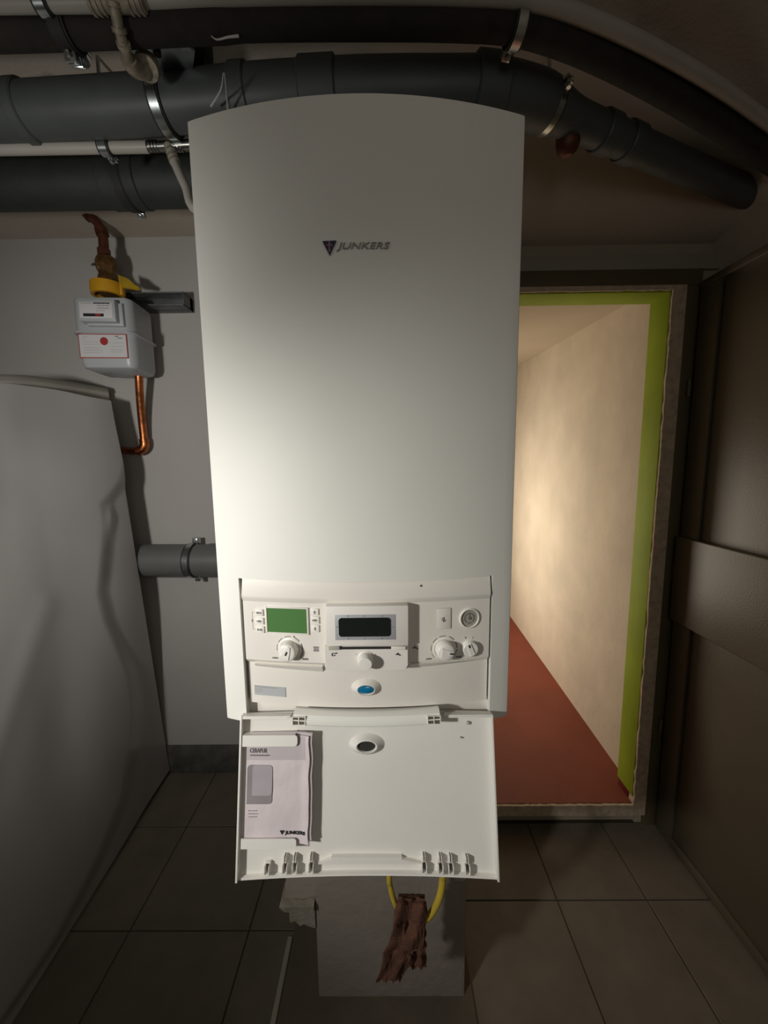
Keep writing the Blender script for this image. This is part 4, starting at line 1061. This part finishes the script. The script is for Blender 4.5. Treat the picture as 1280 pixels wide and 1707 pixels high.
for s_ in (1, -1):
    bm = bmesh.new(); box(bm, -0.010, 0.010, -0.006, 0.02, -0.012, 0.012, 0.001, Matrix.Translation((c.x+0.01, c.y+0.01, c.z+s_*(rw+0.012))))
    link('ear', bm, M['zinc'], e)
    bm = bmesh.new(); lathe(bm, [(0, -0.012), (0.006, -0.011), (0.007, -0.006), (0, -0.006)], Matrix.Translation((c.x+0.01, c.y+0.012, c.z+s_*(rw+0.012))), n=16); link('screw', bm, M['zinc'], e)

# ================================================================== LEANING SHEETS at left
def bez(P, t):
    P = [Vector(p) for p in P]
    while len(P) > 1: P = [P[i].lerp(P[i+1], t) for i in range(len(P)-1)]
    return P[0]
TOPL = smooth_path([at(x, y, Y=Y) for x, y, Y in ((185, 668, 1.50), (150, 661, 1.43), (100, 649, 1.35), (50, 642, 1.28), (0, 638, 1.22), (-90, 640, 1.13), (-220, 650, 1.06), (-420, 668, 1.02))], 8)
def pl_(L, t):
    f = min(max(t, 0), 0.99999)*(len(L)-1); i = int(f); return L[i].lerp(L[i+1], f-i)
BOTC = [(-1.024, 1.634, 0.004), (-1.01, 1.20, 0.004), (-0.985, 0.824, 0.004), (-0.975, 0.40, 0.004)]
def base(t, v):
    a = bez(BOTC, t); b = pl_(TOPL, t); q = a.lerp(b, v)
    e = at(283+(185-283)*v, 1283+(668-1283)*v, Y=1.634+(1.50-1.634)*sm(v/0.55))   # the free edge next to the meter wall
    w_ = 1-sm(t/0.45)
    q = q + (e-pl_([Vector(BOTC[0]), TOPL[0]], v))*w_
    return q
CURVE = [(668, 260), (800, 224), (840, 192), (850, 194), (880, 197), (930, 192), (985, 186), (1030, 196), (1070, 213), (1120, 235), (1180, 243), (1250, 236), (1320, 222), (1420, 180), (1550, 110), (1707, 0)]
def cx_at(y):
    for (ya, xa_), (yb, xb_) in zip(CURVE, CURVE[1:]):
        if ya <= y <= yb: return xa_+(xb_-xa_)*(y-ya)/(yb-ya)
    return CURVE[0][1] if y < CURVE[0][0] else CURVE[-1][1]
nrm = Vector((0.80, -0.60, 0))
def sheetf(u, v):
    t = u**1.35
    q = base(t, v); x, y = pj(q)
    d = (cx_at(y)-x)                       # how far inside the swelling
    s = sm(d/34.0)*(0.30+0.7*sm((1250-abs(y-1180))/1250))*sm((1.0-v)/0.22)
    h = 0.034*s
    h += 0.018*math.sin(4.2*v+2.0*t)*sm(t*3)+0.010*noise.noise(Vector((t*3, v*3.5, 2)))*sm(t*4)
    # ridge and shallow dent lower down the sheet
    ax, ay, bx, by = 74, 1005, 0, 1210
    L2 = (bx-ax)**2+(by-ay)**2; k = max(0, min(1.4, ((x-ax)*(bx-ax)+(y-ay)*(by-ay))/L2))
    dd = math.hypot(x-ax-k*(bx-ax), y-ay-k*(by-ay))
    h += 0.006*math.exp(-(dd/20)**2)
    h -= 0.022*math.exp(-((x-95)/45)**2-((y-1220)/110)**2)
    h += 0.012*math.exp(-((x-183)/9)**2-((y-862)/22)**2)
    h -= 0.020*math.exp(-((x-10)/70)**2-((y-790)/60)**2)
    return q+nrm*h
bm = bmesh.new(); grid(bm, sheetf, 180, 200, thick=(-0.0025, 0.0015, 0))
ls = link('leaning_panel', bm, M['sheet'], None, smooth=60); tag(ls, 'buckled glossy grey-white sheet leaning at left in front of the meter wall', 'panel', 'sheets leaning at left')
bm = bmesh.new()
BACKL = smooth_path([at(x, y, Y=Y) for x, y, Y in ((180, 647, 1.60), (140, 640, 1.52), (100, 633, 1.44), (50, 626, 1.35), (0, 624, 1.27), (-90, 626, 1.17), (-220, 636, 1.09), (-420, 655, 1.05))], 8)
def back(t, v):
    a = bez([(-1.06, 1.646, 0.004), (-1.05, 1.2, 0.004), (-1.03, 0.8, 0.004), (-1.02, 0.5, 0.004)], t)
    b = pl_(BACKL, t)
    return a.lerp(b, v)
grid(bm, back, 40, 30, thick=(-0.006, 0.003, 0))
grid(bm, lambda u, v: back(u, 1)+Vector((0.010*v, -0.014*v, -0.020*v)), 40, 1, thick=(-0.001, 0.001, 0))
tag(link('leaning_panel', bm, M['sheetedge'], None, smooth=60), 'second sheet standing behind the buckled one, only its top lip showing', 'panel', 'sheets leaning at left')

# ================================================================== HOSE AND RAG
YH = 0.70
bm = bmesh.new()
HP = smooth_path([Vector((at(655, 1440, Y=YH+.06).x-0.01, 0.76, 1.03)), Vector((at(648, 1440, Y=YH).x-0.004, 0.73, 0.93)), at(648, 1440, Y=YH), at(650, 1475, Y=YH), at(658, 1505, Y=YH), at(672, 1530, Y=YH), at(692, 1540, Y=YH), at(715, 1527, Y=YH-0.01), at(731, 1500, Y=YH-0.02), at(738, 1465, Y=YH-0.02),
                  at(738, 1430, Y=YH-0.02), Vector((at(738, 1430, Y=YH).x, 0.70, 0.93)), Vector((at(735, 1430, Y=YH).x, 0.72, 1.03))], 6)
tube(bm, HP, lambda t: 0.0055 if t < 0.42 else 0.0055+0.0015*sm((t-0.42)/0.2), n=16)
tag(link('yellow_hose', bm, M['hose']), 'yellow hose looping down below the open boiler flap', 'hose')
RAGL = [(1497, 663, 703), (1505, 661, 711), (1520, 658, 712), (1545, 655, 708), (1570, 650, 706), (1590, 638, 705), (1600, 638, 706), (1620, 634, 709)]
def ragedge(y, k):
    for A, B in zip(RAGL, RAGL[1:]):
        if A[0] <= y <= B[0]: return A[k]+(B[k]-A[k])*(y-A[0])/(B[0]-A[0])
    return RAGL[-1][k]
bm = bmesh.new()
def rag_front(u, v):
    yb = 1636+2.5*math.sin(u*20)+1.5*math.sin(u*47) 
    y = 1497+(yb-1497)*v
    xl = ragedge(min(y, 1620), 1) if y < 1620 else 634-(y-1620)*0.45
    xr = ragedge(min(y, 1590), 2) if y < 1580 else 706-(y-1580)*0.55
    if v > 0.62: xr = min(xr, 690-(v-0.62)*60)
    x = xl+(xr-xl)*u + 2.0*noise.noise(Vector((v*9, u*2, 0)))
    Y = YH-0.026-0.010*math.sin(u*9+v*3)*0.5+0.010*noise.noise(Vector((u*3, v*5, 1)))+0.0014*noise.noise(Vector((u*16, v*22, 4)))
    Y += 0.016*(1-sm(v/0.10))
    return at(x, y, Y=Y)
grid(bm, rag_front, 40, 70, thick=(0, 0.0022, 0))
def rag_back(u, v):
    yb = 1614+2.5*math.sin(u*17+1)+1.5*math.sin(u*41)
    y = 1500+(yb-1500)*v
    x = 676+(711-676)*u + (1-v)*-3 + 3*noise.noise(Vector((v*11, u*2, 7)))
    Y = YH-0.018+0.010*math.sin(u*11-v*4)*0.6+0.010*noise.noise(Vector((u*3, v*6, 9)))+0.0014*noise.noise(Vector((u*16, v*22, 14)))
    return at(x, y, Y=Y)
grid(bm, rag_back, 30, 60, thick=(0, 0.0022, 0))
grid(bm, lambda u, v: at(664+(708-664)*u, 1498+4*math.sin(math.pi*v)*-1, Y=YH-0.012+0.045*v)+Vector((0, 0, 0.006*math.sin(math.pi*v)+0.002*noise.noise(Vector((u*9, v*5, 0))))), 20, 8, thick=(0, 0, -0.0022))
grid(bm, lambda u, v: at(666+(706-666)*u, 1500+92*v+4*math.sin(u*14), Y=YH+0.036+0.008*noise.noise(Vector((u*4, v*6, 21)))), 20, 30, thick=(0, 0.0022, 0))
tag(link('rag', bm, M['rag'], None, smooth=60), 'crumpled brown rag hung over the yellow hose loop', 'cloth')
